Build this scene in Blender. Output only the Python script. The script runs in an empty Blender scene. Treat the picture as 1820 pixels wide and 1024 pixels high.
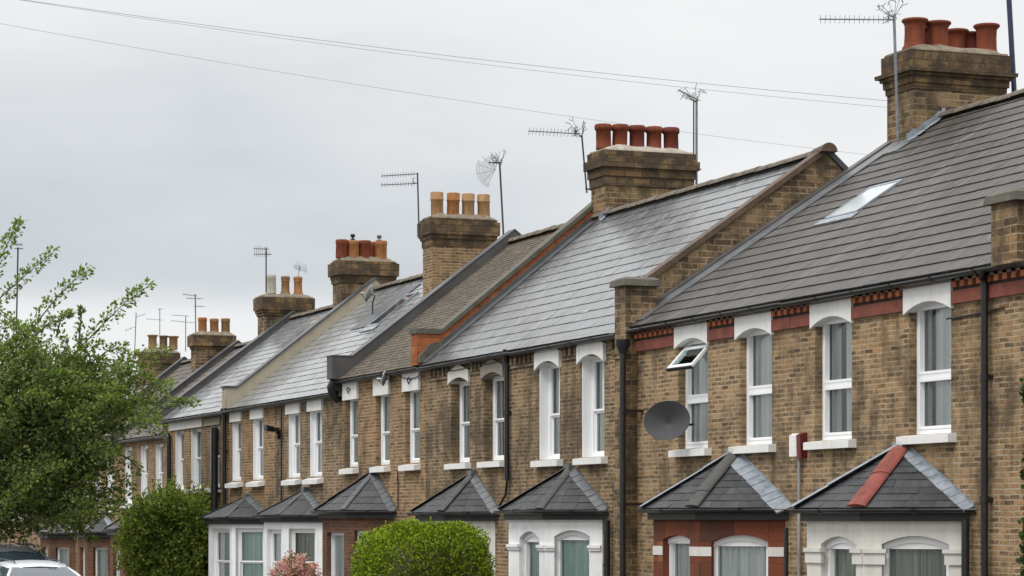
import bpy, math, random
from mathutils import Vector, noise as mnoise
R = random.Random(7)
scene = bpy.context.scene
COL = scene.collection
ORIGIN = {}                       # world position of every container

# ------------------------------------------------------------------ camera numbers
FPX, CX, HY = 4600.0, 910.0, 925.0          # focal length / centre / horizon in photo pixels
TH = math.radians(21.0); S, C = math.sin(TH), math.cos(TH)
HC = 2.4                                    # eye height
def y_at(px, x):
    t = (px - CX) / FPX
    return x * (C - t * S) / (S + t * C)
def x_at(px, y):
    t = (px - CX) / FPX
    return y * (S + t * C) / (C - t * S)
def z_at(py, x, y):
    return HC + (HY - py) * (x * S + y * C) / FPX
def at_depth(px, py, d):
    l = (px - CX) / FPX * d
    return Vector((l * C + d * S, -l * S + d * C, HC + (HY - py) * d / FPX))

# ------------------------------------------------------------------ node helpers
class NT:
    def __init__(self, tree):
        self.t = tree; self.t.nodes.clear()
    def n(self, typ, ins=None, **props):
        nd = self.t.nodes.new(typ)
        for k, v in props.items(): setattr(nd, k, v)
        for k, v in (ins or {}).items():
            sk = nd.inputs[k]
            if isinstance(v, bpy.types.NodeSocket): self.t.links.new(v, sk)
            elif isinstance(v, bpy.types.Node): self.t.links.new(v.outputs[0], sk)
            else: sk.default_value = v
        return nd
    def math(self, op, a, b=0.0, c=None, clamp=False):
        ins = {0: a, 1: b}
        if c is not None: ins[2] = c
        return self.n('ShaderNodeMath', ins, operation=op, use_clamp=clamp).outputs[0]
    def mix(self, f, a, b, blend='MIX'):
        nd = self.n('ShaderNodeMix', {0: f, 6: a, 7: b}, data_type='RGBA', blend_type=blend)
        return nd.outputs[2]
    def ramp(self, f, stops, interp='LINEAR'):
        nd = self.n('ShaderNodeValToRGB', {0: f}); cr = nd.color_ramp; cr.interpolation = interp
        while len(cr.elements) < len(stops): cr.elements.new(0.5)
        for e, (p, c) in zip(cr.elements, stops):
            e.position = p; e.color = (*c, 1) if len(c) == 3 else c
        return nd.outputs[0]
    def noise(self, vec, scale, detail=4.0, rough=0.55):
        ins = {'Scale': scale, 'Detail': detail, 'Roughness': rough}
        if vec is not None: ins['Vector'] = vec
        return self.n('ShaderNodeTexNoise', ins).outputs[0]
    def vec(self, x, y, z=0.0):
        return self.n('ShaderNodeCombineXYZ', {0: x, 1: y, 2: z}).outputs[0]

def g4(c): return (*c, 1.0)
MATS = {}
def new_mat(name):
    m = bpy.data.materials.new(name); m.use_nodes = True; MATS[name] = m
    return m, NT(m.node_tree)
def out(nt, shader):
    nt.n('ShaderNodeOutputMaterial', {'Surface': shader})
def principled(nt, color, rough=0.6, normal=None, spec=0.5, metal=0.0, extra=None):
    ins = {'Base Color': color if isinstance(color, bpy.types.NodeSocket) else g4(color), 'Roughness': rough,
           'Specular IOR Level': spec, 'Metallic': metal}
    if normal is not None: ins['Normal'] = normal
    if extra: ins.update(extra)
    return nt.n('ShaderNodeBsdfPrincipled', ins).outputs[0]
def bump(nt, h, strength=0.5, dist=0.01):
    return nt.n('ShaderNodeBump', {'Height': h, 'Strength': strength, 'Distance': dist}).outputs[0]
def surf_uv(nt):
    """running length along the surface and height up its slope, from real position and true normal"""
    g = nt.n('ShaderNodeNewGeometry')
    p = nt.n('ShaderNodeSeparateXYZ', {0: g.outputs['Position']}).outputs
    q = nt.n('ShaderNodeSeparateXYZ', {0: g.outputs['True Normal']}).outputs
    h = nt.math('MAXIMUM', nt.math('SQRT', nt.math('ADD', nt.math('MULTIPLY', q[0], q[0]), nt.math('MULTIPLY', q[1], q[1]))), 0.05)
    u = nt.math('DIVIDE', nt.math('SUBTRACT', nt.math('MULTIPLY', p[1], q[0]), nt.math('MULTIPLY', p[0], q[1])), h)
    v = nt.math('DIVIDE', p[2], h)
    return u, v, g, p

def brick_mat(name, palette, mortar, bw=0.225, bh=0.066, ms=0.012, stain=(0.45, 0.5), stain_col=(0.048, 0.037, 0.025), grime_scale=0.55, soft=0.3, vary=0.75):
    m, nt = new_mat(name)
    u, v, g, p = surf_uv(nt)
    wob = nt.noise(g.outputs['Position'], 3.0, 2)
    v2 = nt.math('ADD', v, nt.math('MULTIPLY', nt.math('SUBTRACT', wob, 0.5), 0.018))
    vec = nt.vec(u, v2)
    def bt(msz):
        b = nt.n('ShaderNodeTexBrick', {'Vector': vec, 'Color1': (0, 0, 0, 1), 'Color2': (1, 1, 1, 1), 'Mortar': (0.5, 0.5, 0.5, 1), 'Scale': 1.0,
                 'Mortar Size': msz, 'Mortar Smooth': soft, 'Bias': 0.0, 'Brick Width': bw, 'Row Height': bh})
        b.offset = 0.5
        return b
    b = bt(ms)
    val = nt.n('ShaderNodeSeparateColor', {0: b.outputs[0]}).outputs[0]
    fine = nt.noise(g.outputs['Position'], 28.0, 4, 0.65)
    mid = nt.noise(g.outputs['Position'], 7.0, 3, 0.6)
    val2 = nt.math('ADD', nt.math('MULTIPLY', nt.math('SUBTRACT', val, 0.5), vary), 0.5)
    val2 = nt.math('ADD', val2, nt.math('ADD', nt.math('MULTIPLY', nt.math('SUBTRACT', fine, 0.5), 0.85), nt.math('MULTIPLY', nt.math('SUBTRACT', mid, 0.5), 0.7)))
    n = len(palette)
    col = nt.ramp(val2, [(i / (n - 1), c) for i, c in enumerate(palette)])
    # a few burnt and a few orange bricks
    odd = nt.n('ShaderNodeTexWhiteNoise', {'Vector': nt.vec(nt.math('MULTIPLY', val, 317.0), nt.math('MULTIPLY', val, 91.0))}, noise_dimensions='2D').outputs['Value']
    col = nt.mix(nt.math('MULTIPLY', nt.math('GREATER_THAN', odd, 0.88), 0.42), col, (0.04, 0.03, 0.024, 1))
    col = nt.mix(nt.math('MULTIPLY', nt.math('LESS_THAN', odd, 0.05), 0.35), col, (0.34, 0.17, 0.07, 1))
    sp = nt.noise(g.outputs['Position'], 95.0, 2, 0.7)
    col = nt.mix(nt.math('MULTIPLY', nt.math('GREATER_THAN', sp, 0.62), 0.22), col, (0.03, 0.025, 0.02, 1))
    mn = nt.noise(g.outputs['Position'], 5.0, 4)
    mcol = nt.ramp(mn, [(0.3, tuple(c * 0.7 for c in mortar)), (0.65, mortar)])
    col = nt.mix(nt.math('MULTIPLY', b.outputs['Fac'], nt.n('ShaderNodeMapRange', {0: mn, 1: 0.3, 2: 0.6, 3: 0.75, 4: 1.0}).outputs[0]), col, mcol)
    # each wall weathered a little differently; repointed warm areas
    oi = nt.n('ShaderNodeObjectInfo').outputs['Random']
    tint = nt.ramp(oi, [(0.0, (0.86, 0.87, 0.92)), (0.35, (1.0, 0.98, 0.97)), (0.7, (0.93, 0.95, 1.02)), (1.0, (1.03, 0.99, 0.95))])
    col = nt.mix(1.0, col, tint, 'MULTIPLY')
    off = nt.n('ShaderNodeVectorMath', {0: g.outputs['Position'], 1: nt.vec(nt.math('MULTIPLY', oi, 37.0), nt.math('MULTIPLY', oi, 11.0), oi)}, operation='ADD').outputs[0]
    wp = nt.noise(off, 0.9, 4, 0.6)
    col = nt.mix(nt.n('ShaderNodeMapRange', {0: wp, 1: 0.52, 2: 0.68, 3: 0.0, 4: 0.5}).outputs[0], col, nt.mix(1.0, col, (1.08, 0.98, 0.85, 1), 'MULTIPLY'))
    # weathering: soot patches and vertical run marks
    big = nt.noise(off, grime_scale, 5, 0.62)
    pat = nt.noise(off, 2.6, 5, 0.7)
    runs = nt.noise(nt.vec(nt.math('MULTIPLY', u, 4.0), nt.math('MULTIPLY', v, 0.45)), 1.0, 4, 0.6)
    k = nt.math('ADD', nt.math('ADD', nt.math('MULTIPLY', big, 0.4), nt.math('MULTIPLY', pat, 0.35)), nt.math('MULTIPLY', runs, 0.25))
    f = nt.n('ShaderNodeMapRange', {0: k, 1: stain[1] - 0.035, 2: stain[1] + 0.075, 3: 0.0, 4: stain[0]}).outputs[0]
    col = nt.mix(f, col, g4(stain_col))
    hgt = nt.math('SUBTRACT', nt.math('MULTIPLY', fine, 0.35), nt.math('MULTIPLY', b.outputs['Fac'], 0.8))
    out(nt, principled(nt, col, 0.9, bump(nt, hgt, 0.6, 0.012), 0.25))
    return m

def slate_mat(name, palette, rough=(0.3, 0.5), streak=(0.5, 0.5, 0.5), streak_amt=0.35, moss=0.0, spec=0.5):
    m, nt = new_mat(name)
    u, v, g, p = surf_uv(nt)
    rnd = g.outputs['Random Per Island']
    n = len(palette)
    col = nt.ramp(rnd, [(i / (n - 1), c) for i, c in enumerate(palette)])
    st = nt.noise(nt.vec(nt.math('MULTIPLY', u, 16.0), nt.math('MULTIPLY', v, 0.9)), 1.0, 5, 0.65)
    st2 = nt.noise(nt.vec(nt.math('MULTIPLY', u, 3.0), nt.math('MULTIPLY', v, 0.45)), 1.0, 4, 0.6)
    k = nt.math('MULTIPLY', nt.math('ADD', st, st2), 0.5)
    f = nt.n('ShaderNodeMapRange', {0: k, 1: 0.5, 2: 0.72, 3: 0.0, 4: streak_amt}).outputs[0]
    col = nt.mix(f, col, g4(streak))
    sd_ = nt.noise(nt.vec(nt.math('ADD', nt.math('MULTIPLY', u, 7.0), 31.0), nt.math('MULTIPLY', v, 0.55)), 1.0, 5, 0.7)
    sc_ = nt.n('ShaderNodeMapRange', {0: sd_, 1: 0.32, 2: 0.68, 3: 0.55, 4: 1.4}).outputs[0]
    col = nt.mix(1.0, col, nt.vec(sc_, sc_, sc_), 'MULTIPLY')
    dots = nt.noise(g.outputs['Position'], 22.0, 2, 0.5)
    col = nt.mix(nt.n('ShaderNodeMapRange', {0: dots, 1: 0.73, 2: 0.77, 3: 0.0, 4: 0.45}).outputs[0], col, (0.3, 0.29, 0.25, 1))
    bl = nt.noise(g.outputs['Position'], 1.3, 5, 0.6)
    col = nt.mix(nt.math('MULTIPLY', bl, 0.55), col, nt.mix(0.5, col, (0.03, 0.03, 0.032, 1)))
    if moss:
        mo = nt.noise(g.outputs['Position'], 9.0, 5, 0.7)
        col = nt.mix(nt.n('ShaderNodeMapRange', {0: mo, 1: 0.56, 2: 0.72, 3: 0.0, 4: moss}).outputs[0], col, (0.11, 0.10, 0.055, 1))
    rg = nt.n('ShaderNodeMapRange', {0: st2, 1: 0.3, 2: 0.7, 3: rough[0], 4: rough[1]}).outputs[0]
    hn = nt.noise(g.outputs['Position'], 30.0, 3)
    out(nt, principled(nt, col, rg, bump(nt, hn, 0.12, 0.003), spec))
    return m

def paint_mat(name, color, rough=0.45, dirt=(0.25, 0.24, 0.2), amt=0.35, spec=0.4, scale=2.5):
    m, nt = new_mat(name)
    u, v, g, p = surf_uv(nt)
    a = nt.noise(g.outputs['Position'], scale, 6, 0.65)
    r = nt.noise(nt.vec(nt.math('MULTIPLY', u, 14.0), nt.math('MULTIPLY', v, 1.2)), 1.0, 4, 0.6)
    k = nt.math('MULTIPLY', nt.math('ADD', a, r), 0.5)
    f = nt.n('ShaderNodeMapRange', {0: k, 1: 0.47, 2: 0.75, 3: 0.0, 4: amt}).outputs[0]
    col = nt.mix(f, g4(color), g4(dirt))
    f2 = nt.noise(g.outputs['Position'], 40.0, 3)
    out(nt, principled(nt, col, rough, bump(nt, f2, 0.12, 0.004), spec))
    return m

def metal_mat(name, color, rough=0.5, metal=0.0, var=0.4, scale=6.0, spec=0.5):
    m, nt = new_mat(name)
    g = nt.n('ShaderNodeNewGeometry')
    a = nt.noise(g.outputs['Position'], scale, 5, 0.65)
    dk = tuple(c * (1 - var) for c in color); lt = tuple(min(1, c * (1 + var)) for c in color)
    col = nt.ramp(a, [(0.3, dk), (0.7, lt)])
    out(nt, principled(nt, col, rough, bump(nt, a, 0.15, 0.01), spec, metal))
    return m

def clay_mat(name, color):
    m, nt = new_mat(name)
    g = nt.n('ShaderNodeNewGeometry'); u, v, g2, p = surf_uv(nt)
    a = nt.noise(g.outputs['Position'], 4.0, 5, 0.65); r = nt.noise(nt.vec(nt.math('MULTIPLY', u, 18.0), nt.math('MULTIPLY', v, 2.0)), 1.0, 4, 0.6)
    col = nt.ramp(a, [(0.3, tuple(c * .62 for c in color)), (0.55, color), (0.75, tuple(min(1, c * 1.3) for c in color))])
    f = nt.n('ShaderNodeMapRange', {0: nt.math('ADD', nt.math('MULTIPLY', r, 0.6), nt.math('MULTIPLY', a, 0.4)), 1: 0.47, 2: 0.66, 3: 0.0, 4: 0.75}).outputs[0]
    col = nt.mix(f, col, g4(tuple(c * .3 + .012 for c in color)))
    fn = nt.noise(g.outputs['Position'], 60.0, 3)
    out(nt, principled(nt, col, 0.85, bump(nt, fn, 0.3, 0.006), 0.2))
def leaf_mat(name, stops):
    m, nt = new_mat(name)
    g = nt.n('ShaderNodeNewGeometry')
    col = nt.ramp(g.outputs['Random Per Island'], stops)
    b = nt.noise(g.outputs['Position'], 1.6, 3)
    col = nt.mix(nt.n('ShaderNodeMapRange', {0: b, 1: 0.35, 2: 0.65, 3: 0.0, 4: 0.45}).outputs[0], col, nt.mix(1.0, col, (0.55, 0.62, 0.5, 1), 'MULTIPLY'))
    d = principled(nt, col, 0.68, None, 0.18)
    t = nt.n('ShaderNodeBsdfTranslucent', {'Color': nt.mix(1.0, col, (1.5, 1.5, 0.7, 1), 'MULTIPLY')}).outputs[0]
    out(nt, nt.n('ShaderNodeMixShader', {0: 0.42, 1: d, 2: t}).outputs[0])
    return m

brick_mat('stock_brick', [(0.074, 0.051, 0.031), (0.173, 0.115, 0.062), (0.264, 0.177, 0.094), (0.355, 0.243, 0.135), (0.330, 0.206, 0.102), (0.231, 0.152, 0.082), (0.116, 0.079, 0.048)], (0.4, 0.325, 0.22), stain=(0.72, 0.5))
brick_mat('brown_stock_brick', [(0.061, 0.042, 0.025), (0.145, 0.095, 0.049), (0.234, 0.154, 0.082), (0.298, 0.201, 0.110), (0.218, 0.139, 0.070), (0.097, 0.066, 0.040)], (0.38, 0.305, 0.2), stain=(0.76, 0.49))
brick_mat('orange_stock_brick', [(0.075, 0.049, 0.028), (0.184, 0.112, 0.054), (0.267, 0.160, 0.074), (0.325, 0.198, 0.092), (0.192, 0.113, 0.055)], (0.4, 0.31, 0.205), stain=(0.7, 0.51))
brick_mat('sooty_brick', [(0.046, 0.033, 0.022), (0.117, 0.078, 0.041), (0.217, 0.144, 0.073), (0.298, 0.200, 0.099), (0.171, 0.113, 0.056), (0.054, 0.038, 0.025)], (0.34, 0.275, 0.185), 0.30, 0.1, 0.0105, stain=(0.8, 0.49), grime_scale=1.5)
brick_mat('cap_brick', [(0.054, 0.037, 0.023), (0.129, 0.086, 0.043), (0.238, 0.154, 0.072), (0.149, 0.100, 0.052), (0.069, 0.048, 0.032)], (0.085, 0.07, 0.05), 0.36, 0.14, 0.012, stain=(0.8, 0.47), grime_scale=2.6)
brick_mat('orange_brick', [(0.22, 0.07, 0.026), (0.3, 0.094, 0.034), (0.34, 0.115, 0.04), (0.25, 0.08, 0.03)], (0.16, 0.085, 0.045), 0.4, 0.16, 0.008, stain=(0.5, 0.55))
brick_mat('red_brick', [(0.12, 0.036, 0.02), (0.17, 0.05, 0.026), (0.21, 0.062, 0.03), (0.15, 0.044, 0.024)], (0.12, 0.055, 0.035), 0.5, 0.3, 0.006, stain=(0.5, 0.52))
brick_mat('red_brown_brick', [(0.09, 0.042, 0.026), (0.14, 0.062, 0.035), (0.18, 0.08, 0.042), (0.12, 0.055, 0.033)], (0.2, 0.12, 0.08), stain=(0.6, 0.5))
slate_mat('brown_slate', [(0.042, 0.035, 0.031), (0.054, 0.046, 0.04), (0.064, 0.055, 0.048), (0.048, 0.042, 0.039)], (0.46, 0.62), (0.25, 0.235, 0.215), 0.66, spec=0.3)
slate_mat('sheen_slate', [(0.16, 0.166, 0.172), (0.2, 0.206, 0.212), (0.225, 0.231, 0.238), (0.18, 0.186, 0.192)], (0.1, 0.27), (0.45, 0.46, 0.465), 0.65, spec=1.0)  # wet slate: sky sheen is put into this lighter palette
slate_mat('grey_slate', [(0.085, 0.089, 0.093), (0.104, 0.108, 0.113), (0.12, 0.125, 0.13), (0.095, 0.1, 0.105)], (0.2, 0.33), (0.34, 0.35, 0.355), 0.55, spec=0.75)
slate_mat('plain_tile', [(0.07, 0.056, 0.041), (0.1, 0.08, 0.057), (0.125, 0.1, 0.072), (0.09, 0.072, 0.052)], (0.7, 0.85), (0.2, 0.18, 0.14), 0.25, moss=0.5, spec=0.25)
slate_mat('dull_tile', [(0.085, 0.07, 0.058), (0.105, 0.088, 0.072), (0.12, 0.1, 0.085)], (0.6, 0.75), (0.22, 0.19, 0.16), 0.3, spec=0.25)
slate_mat('bay_slate', [(0.022, 0.023, 0.025), (0.032, 0.033, 0.036), (0.045, 0.046, 0.048), (0.027, 0.028, 0.03)], (0.42, 0.6), (0.12, 0.12, 0.12), 0.3, spec=0.35)
metal_mat('ridge_tile', (0.12, 0.098, 0.074), 0.8, 0, 0.4, 5)
metal_mat('verge_tile', (0.085, 0.054, 0.035), 0.75, 0, 0.35, 5)
metal_mat('lead', (0.1, 0.105, 0.112), 0.48, 0.0, 0.4, 4)
metal_mat('pale_lead', (0.21, 0.235, 0.265), 0.42, 0.0, 0.35, 7)
metal_mat('dark_lead', (0.062, 0.065, 0.07), 0.5, 0, 0.4, 3)
metal_mat('felt', (0.068, 0.065, 0.064), 0.55, 0, 0.35, 2)
metal_mat('stone_coping', (0.085, 0.08, 0.062), 0.85, 0, 0.4, 5)
metal_mat('mortar', (0.165, 0.135, 0.096), 0.9, 0, 0.45, 7)
metal_mat('pale_mortar', (0.31, 0.27, 0.22), 0.9, 0, 0.3, 7)
clay_mat('terracotta', (0.2, 0.054, 0.026))
clay_mat('red_terracotta', (0.16, 0.04, 0.026))
clay_mat('orange_clay', (0.36, 0.16, 0.06))
clay_mat('buff_clay', (0.38, 0.225, 0.11))
clay_mat('buff_dark_clay', (0.25, 0.15, 0.07))
clay_mat('cream_clay', (0.5, 0.47, 0.39))
metal_mat('hip_tile_red', (0.2, 0.055, 0.042), 0.7, 0, 0.35, 5, 0.3)
metal_mat('hip_tile_dark', (0.052, 0.05, 0.046), 0.65, 0, 0.3, 4)
paint_mat('white_paint', (0.72, 0.715, 0.7), 0.45, (0.4, 0.375, 0.33), 0.55)
paint_mat('white_render', (0.78, 0.79, 0.8), 0.55, (0.42, 0.405, 0.37), 0.6)
paint_mat('cream_paint', (0.6, 0.585, 0.545), 0.55, (0.33, 0.31, 0.27), 0.65)
paint_mat('cream_render', (0.36, 0.315, 0.235), 0.85, (0.16, 0.14, 0.1), 0.6)
paint_mat('shaded_fascia_paint', (0.22, 0.2, 0.17), 0.6, (0.1, 0.09, 0.07), 0.7)  # dark brown board, deepened to stand in for contact shadow under the eaves
paint_mat('upvc', (0.82, 0.83, 0.84), 0.3, (0.5, 0.5, 0.48), 0.2)
metal_mat('black_plastic', (0.012, 0.012, 0.013), 0.32, 0, 0.3, 6)
metal_mat('black_board', (0.018, 0.018, 0.018), 0.5, 0, 0.4, 5)
metal_mat('steel', (0.2, 0.21, 0.22), 0.42, 0.6, 0.3, 8)
metal_mat('dark_steel', (0.045, 0.048, 0.052), 0.5, 0.3, 0.3, 8)
metal_mat('blue_steel', (0.03, 0.035, 0.075), 0.5, 0.3, 0.3, 8)
metal_mat('dish_grey', (0.038, 0.037, 0.041), 0.42, 0.0, 0.15, 3, 0.4)
metal_mat('dish_pale', (0.33, 0.34, 0.35), 0.45, 0.2, 0.2, 3)
metal_mat('conduit', (0.3, 0.3, 0.3), 0.5, 0.2, 0.2, 8)
metal_mat('dentil_orange', (0.33, 0.1, 0.04), 0.8, 0, 0.5, 9)
metal_mat('dentil_dark', (0.035, 0.024, 0.02), 0.85, 0, 0.5, 9)
metal_mat('red_band', (0.165, 0.045, 0.028), 0.8, 0, 0.35, 4)
metal_mat('white_plastic', (0.72, 0.7, 0.68), 0.4, 0, 0.12, 6)
metal_mat('red_plastic', (0.11, 0.01, 0.012), 0.35, 0, 0.3, 6)
metal_mat('bark', (0.075, 0.058, 0.042), 0.9, 0, 0.4, 12)
metal_mat('cable', (0.34, 0.345, 0.35), 0.6, 0, 0.1, 4)
metal_mat('rubber', (0.02, 0.02, 0.02), 0.8, 0, 0.2, 10)
metal_mat('rim_alloy', (0.45, 0.46, 0.47), 0.35, 0.8, 0.1, 10)
metal_mat('car_white', (0.5, 0.52, 0.54), 0.22, 0, 0.04, 2, 0.6)
metal_mat('car_dark', (0.1, 0.106, 0.112), 0.2, 0, 0.1, 2, 0.6)
metal_mat('car_glass', (0.03, 0.042, 0.055), 0.06, 0, 0.15, 2, 0.8)
metal_mat('lamp_glass', (0.6, 0.62, 0.64), 0.15, 0.2, 0.1, 6)
metal_mat('tarmac', (0.05, 0.05, 0.052), 0.85, 0, 0.35, 3)
metal_mat('paving', (0.2, 0.195, 0.185), 0.85, 0, 0.25, 2)
metal_mat('kerbstone', (0.26, 0.255, 0.245), 0.85, 0, 0.2, 4)
metal_mat('soil', (0.09, 0.075, 0.055), 0.95, 0, 0.4, 3)
metal_mat('dry_ground', (0.13, 0.125, 0.1), 0.95, 0, 0.3, 0.4)
metal_mat('road_paint', (0.7, 0.68, 0.62), 0.7, 0, 0.2, 5)
metal_mat('pink_petal', (0.5, 0.2, 0.23), 0.7, 0, 0.3, 3)
leaf_mat('tree_leaf', [(0.0, (0.07, 0.1, 0.04)), (0.45, (0.125, 0.165, 0.06)), (0.8, (0.19, 0.23, 0.085)), (1.0, (0.3, 0.33, 0.13))])
leaf_mat('tip_leaf', [(0.0, (0.11, 0.175, 0.045)), (0.6, (0.18, 0.25, 0.065)), (1.0, (0.29, 0.35, 0.11))])
leaf_mat('bush_leaf', [(0.0, (0.08, 0.125, 0.03)), (0.45, (0.2, 0.27, 0.055)), (0.8, (0.33, 0.4, 0.09)), (1.0, (0.52, 0.55, 0.2))])
leaf_mat('hedge_leaf', [(0.0, (0.05, 0.085, 0.012)), (0.4, (0.14, 0.2, 0.018)), (0.75, (0.245, 0.325, 0.025)), (1.0, (0.44, 0.5, 0.07))])
leaf_mat('ivy_leaf', [(0.0, (0.025, 0.045, 0.018)), (0.6, (0.045, 0.075, 0.028)), (1.0, (0.075, 0.11, 0.04))])
leaf_mat('shrub_leaf', [(0.0, (0.05, 0.085, 0.025)), (0.6, (0.09, 0.13, 0.04)), (1.0, (0.15, 0.16, 0.07))])
leaf_mat('petal', [(0.0, (0.36, 0.08, 0.13)), (0.4, (0.55, 0.22, 0.28)), (0.7, (0.68, 0.42, 0.46)), (1.0, (0.78, 0.65, 0.65))])

def cloth_mat(name, a, b):
    m, nt = new_mat(name)
    g = nt.n('ShaderNodeNewGeometry')
    u, v, g2, p = surf_uv(nt)
    k = nt.noise(nt.vec(nt.math('MULTIPLY', p[1], 14.0), nt.math('MULTIPLY', p[2], 0.4)), 1.0, 3)
    col = nt.ramp(k, [(0.3, a), (0.7, b)])
    d = principled(nt, col, 0.9, None, 0.1)
    t = nt.n('ShaderNodeBsdfTranslucent', {'Color': col}).outputs[0]
    out(nt, nt.n('ShaderNodeMixShader', {0: 0.06, 1: d, 2: t}).outputs[0])
cloth_mat('curtain_grey', (0.62, 0.65, 0.64), (0.93, 0.94, 0.93))
cloth_mat('curtain_green', (0.56, 0.7, 0.68), (0.76, 0.87, 0.85))
cloth_mat('curtain_white', (0.72, 0.74, 0.75), (0.95, 0.95, 0.95))
cloth_mat('curtain_drab', (0.36, 0.37, 0.33), (0.6, 0.6, 0.55))

def glass_mat():
    m, nt = new_mat('pane')
    g = nt.n('ShaderNodeNewGeometry')
    w = nt.noise(g.outputs['Position'], 2.2, 2)
    nrm = bump(nt, w, 0.06, 0.05)
    gl = nt.n('ShaderNodeBsdfGlossy', {'Color': (0.92, 0.96, 0.97, 1), 'Roughness': 0.03, 'Normal': nrm}).outputs[0]
    tr = nt.n('ShaderNodeBsdfTransparent', {'Color': (0.95, 0.985, 0.98, 1)}).outputs[0]
    fr = nt.n('ShaderNodeFresnel', {'IOR': 1.6}).outputs[0]
    out(nt, nt.n('ShaderNodeMixShader', {0: fr, 1: tr, 2: gl}).outputs[0])
glass_mat()

# ------------------------------------------------------------------ mesh helpers
class MB:
    def __init__(s): s.v = []; s.f = []; s.sm = set()
    def add(s, pts, faces, smooth=False):
        b = len(s.v); s.v += [tuple(p) for p in pts]
        for f in faces:
            if smooth: s.sm.add(len(s.f))
            s.f.append(tuple(b + i for i in f))
    def quad(s, a, b, c, d): s.add([a, b, c, d], [(0, 1, 2, 3)])
    def poly(s, pts): s.add(pts, [tuple(range(len(pts)))])
    def hexa(s, p):       # 8 points: bottom 4 ccw, top 4 ccw
        s.add(p, [(3, 2, 1, 0), (4, 5, 6, 7), (0, 1, 5, 4), (1, 2, 6, 5), (2, 3, 7, 6), (3, 0, 4, 7)])
    def box(s, x0, x1, y0, y1, z0, z1):
        s.hexa([(x0, y0, z0), (x1, y0, z0), (x1, y1, z0), (x0, y1, z0), (x0, y0, z1), (x1, y0, z1), (x1, y1, z1), (x0, y1, z1)])
    def prism(s, poly, vec):          # planar polygon pushed along vec
        n = len(poly); v = Vector(vec)
        pts = [Vector(p) for p in poly] + [Vector(p) + v for p in poly]
        s.add(pts, [tuple(range(n))[::-1], tuple(range(n, 2 * n))] + [(i, (i + 1) % n, n + (i + 1) % n, n + i) for i in range(n)])
    def tube(s, pts, r, n=8, caps=True):
        pts = [Vector(p) for p in pts]; k = len(pts)
        rr = r if isinstance(r, (list, tuple)) else [r] * k
        ring = []; up = None
        for i, p in enumerate(pts):
            d = (pts[min(i + 1, k - 1)] - pts[max(i - 1, 0)]).normalized()
            if up is None: up = Vector((0, 0, 1)) if abs(d.z) < 0.9 else Vector((1, 0, 0))
            a = d.cross(up)
            if a.length < 1e-4: a = d.cross(Vector((0.3, 1, 0.2)))
            a.normalize(); b = a.cross(d).normalized(); up = b
            ring += [p + (a * math.cos(2 * math.pi * j / n) + b * math.sin(2 * math.pi * j / n)) * rr[i] for j in range(n)]
        fs = [(i * n + j, i * n + (j + 1) % n, (i + 1) * n + (j + 1) % n, (i + 1) * n + j) for i in range(k - 1) for j in range(n)]
        s.add(ring, fs, True)
        if caps: s.add(ring[:n], [tuple(range(n))[::-1]]); s.add(ring[-n:], [tuple(range(n))])
    def lathe(s, c, prof, n=20, cap=True):
        c = Vector(c); ring = []
        for (r, z) in prof:
            ring += [c + Vector((r * math.cos(2 * math.pi * j / n), r * math.sin(2 * math.pi * j / n), z)) for j in range(n)]
        k = len(prof)
        s.add(ring, [(i * n + j, i * n + (j + 1) % n, (i + 1) * n + (j + 1) % n, (i + 1) * n + j) for i in range(k - 1) for j in range(n)], True)
        if cap: s.add(ring[-n:], [tuple(range(n))])

def obj(name, mb, mat, parent=None, sub=None, smooth_all=False):
    o0 = ORIGIN.get(parent.name, Vector((0, 0, 0))) if parent else Vector((0, 0, 0))
    me = bpy.data.meshes.new(name)
    me.from_pydata([(x - o0.x, y - o0.y, z - o0.z) for x, y, z in mb.v], [], mb.f)
    me.materials.append(MATS[mat])
    if smooth_all: me.polygons.foreach_set('use_smooth', [True] * len(mb.f))
    elif mb.sm:
        me.polygons.foreach_set('use_smooth', [i in mb.sm for i in range(len(mb.f))])
    me.update()
    o = bpy.data.objects.new(name, me); COL.objects.link(o)
    if parent: o.parent = parent; ORIGIN[o.name] = o0
    return o
def tag(o, label, cat, group=None, kind=None):
    if label: o['label'] = label
    if cat: o['category'] = cat
    if group: o['group'] = group
    if kind: o['kind'] = kind
    return o
def thing(name, label, cat, loc, group=None):
    o = bpy.data.objects.new(name, None); COL.objects.link(o); o.location = loc; o.empty_display_size = 0.3
    ORIGIN[o.name] = Vector(loc)
    return tag(o, label, cat, group)
def solo(name, mb, mat, label, cat, loc, group=None):
    """a thing that is one mesh, with its origin where it stands"""
    o0 = Vector(loc); mb.v = [(x - o0.x, y - o0.y, z - o0.z) for x, y, z in mb.v]
    o = obj(name, mb, mat); o.location = loc
    return tag(o, label, cat, group)
def structure(name, mb, mat):
    o = obj(name, mb, mat); o['kind'] = 'structure'; return o

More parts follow.
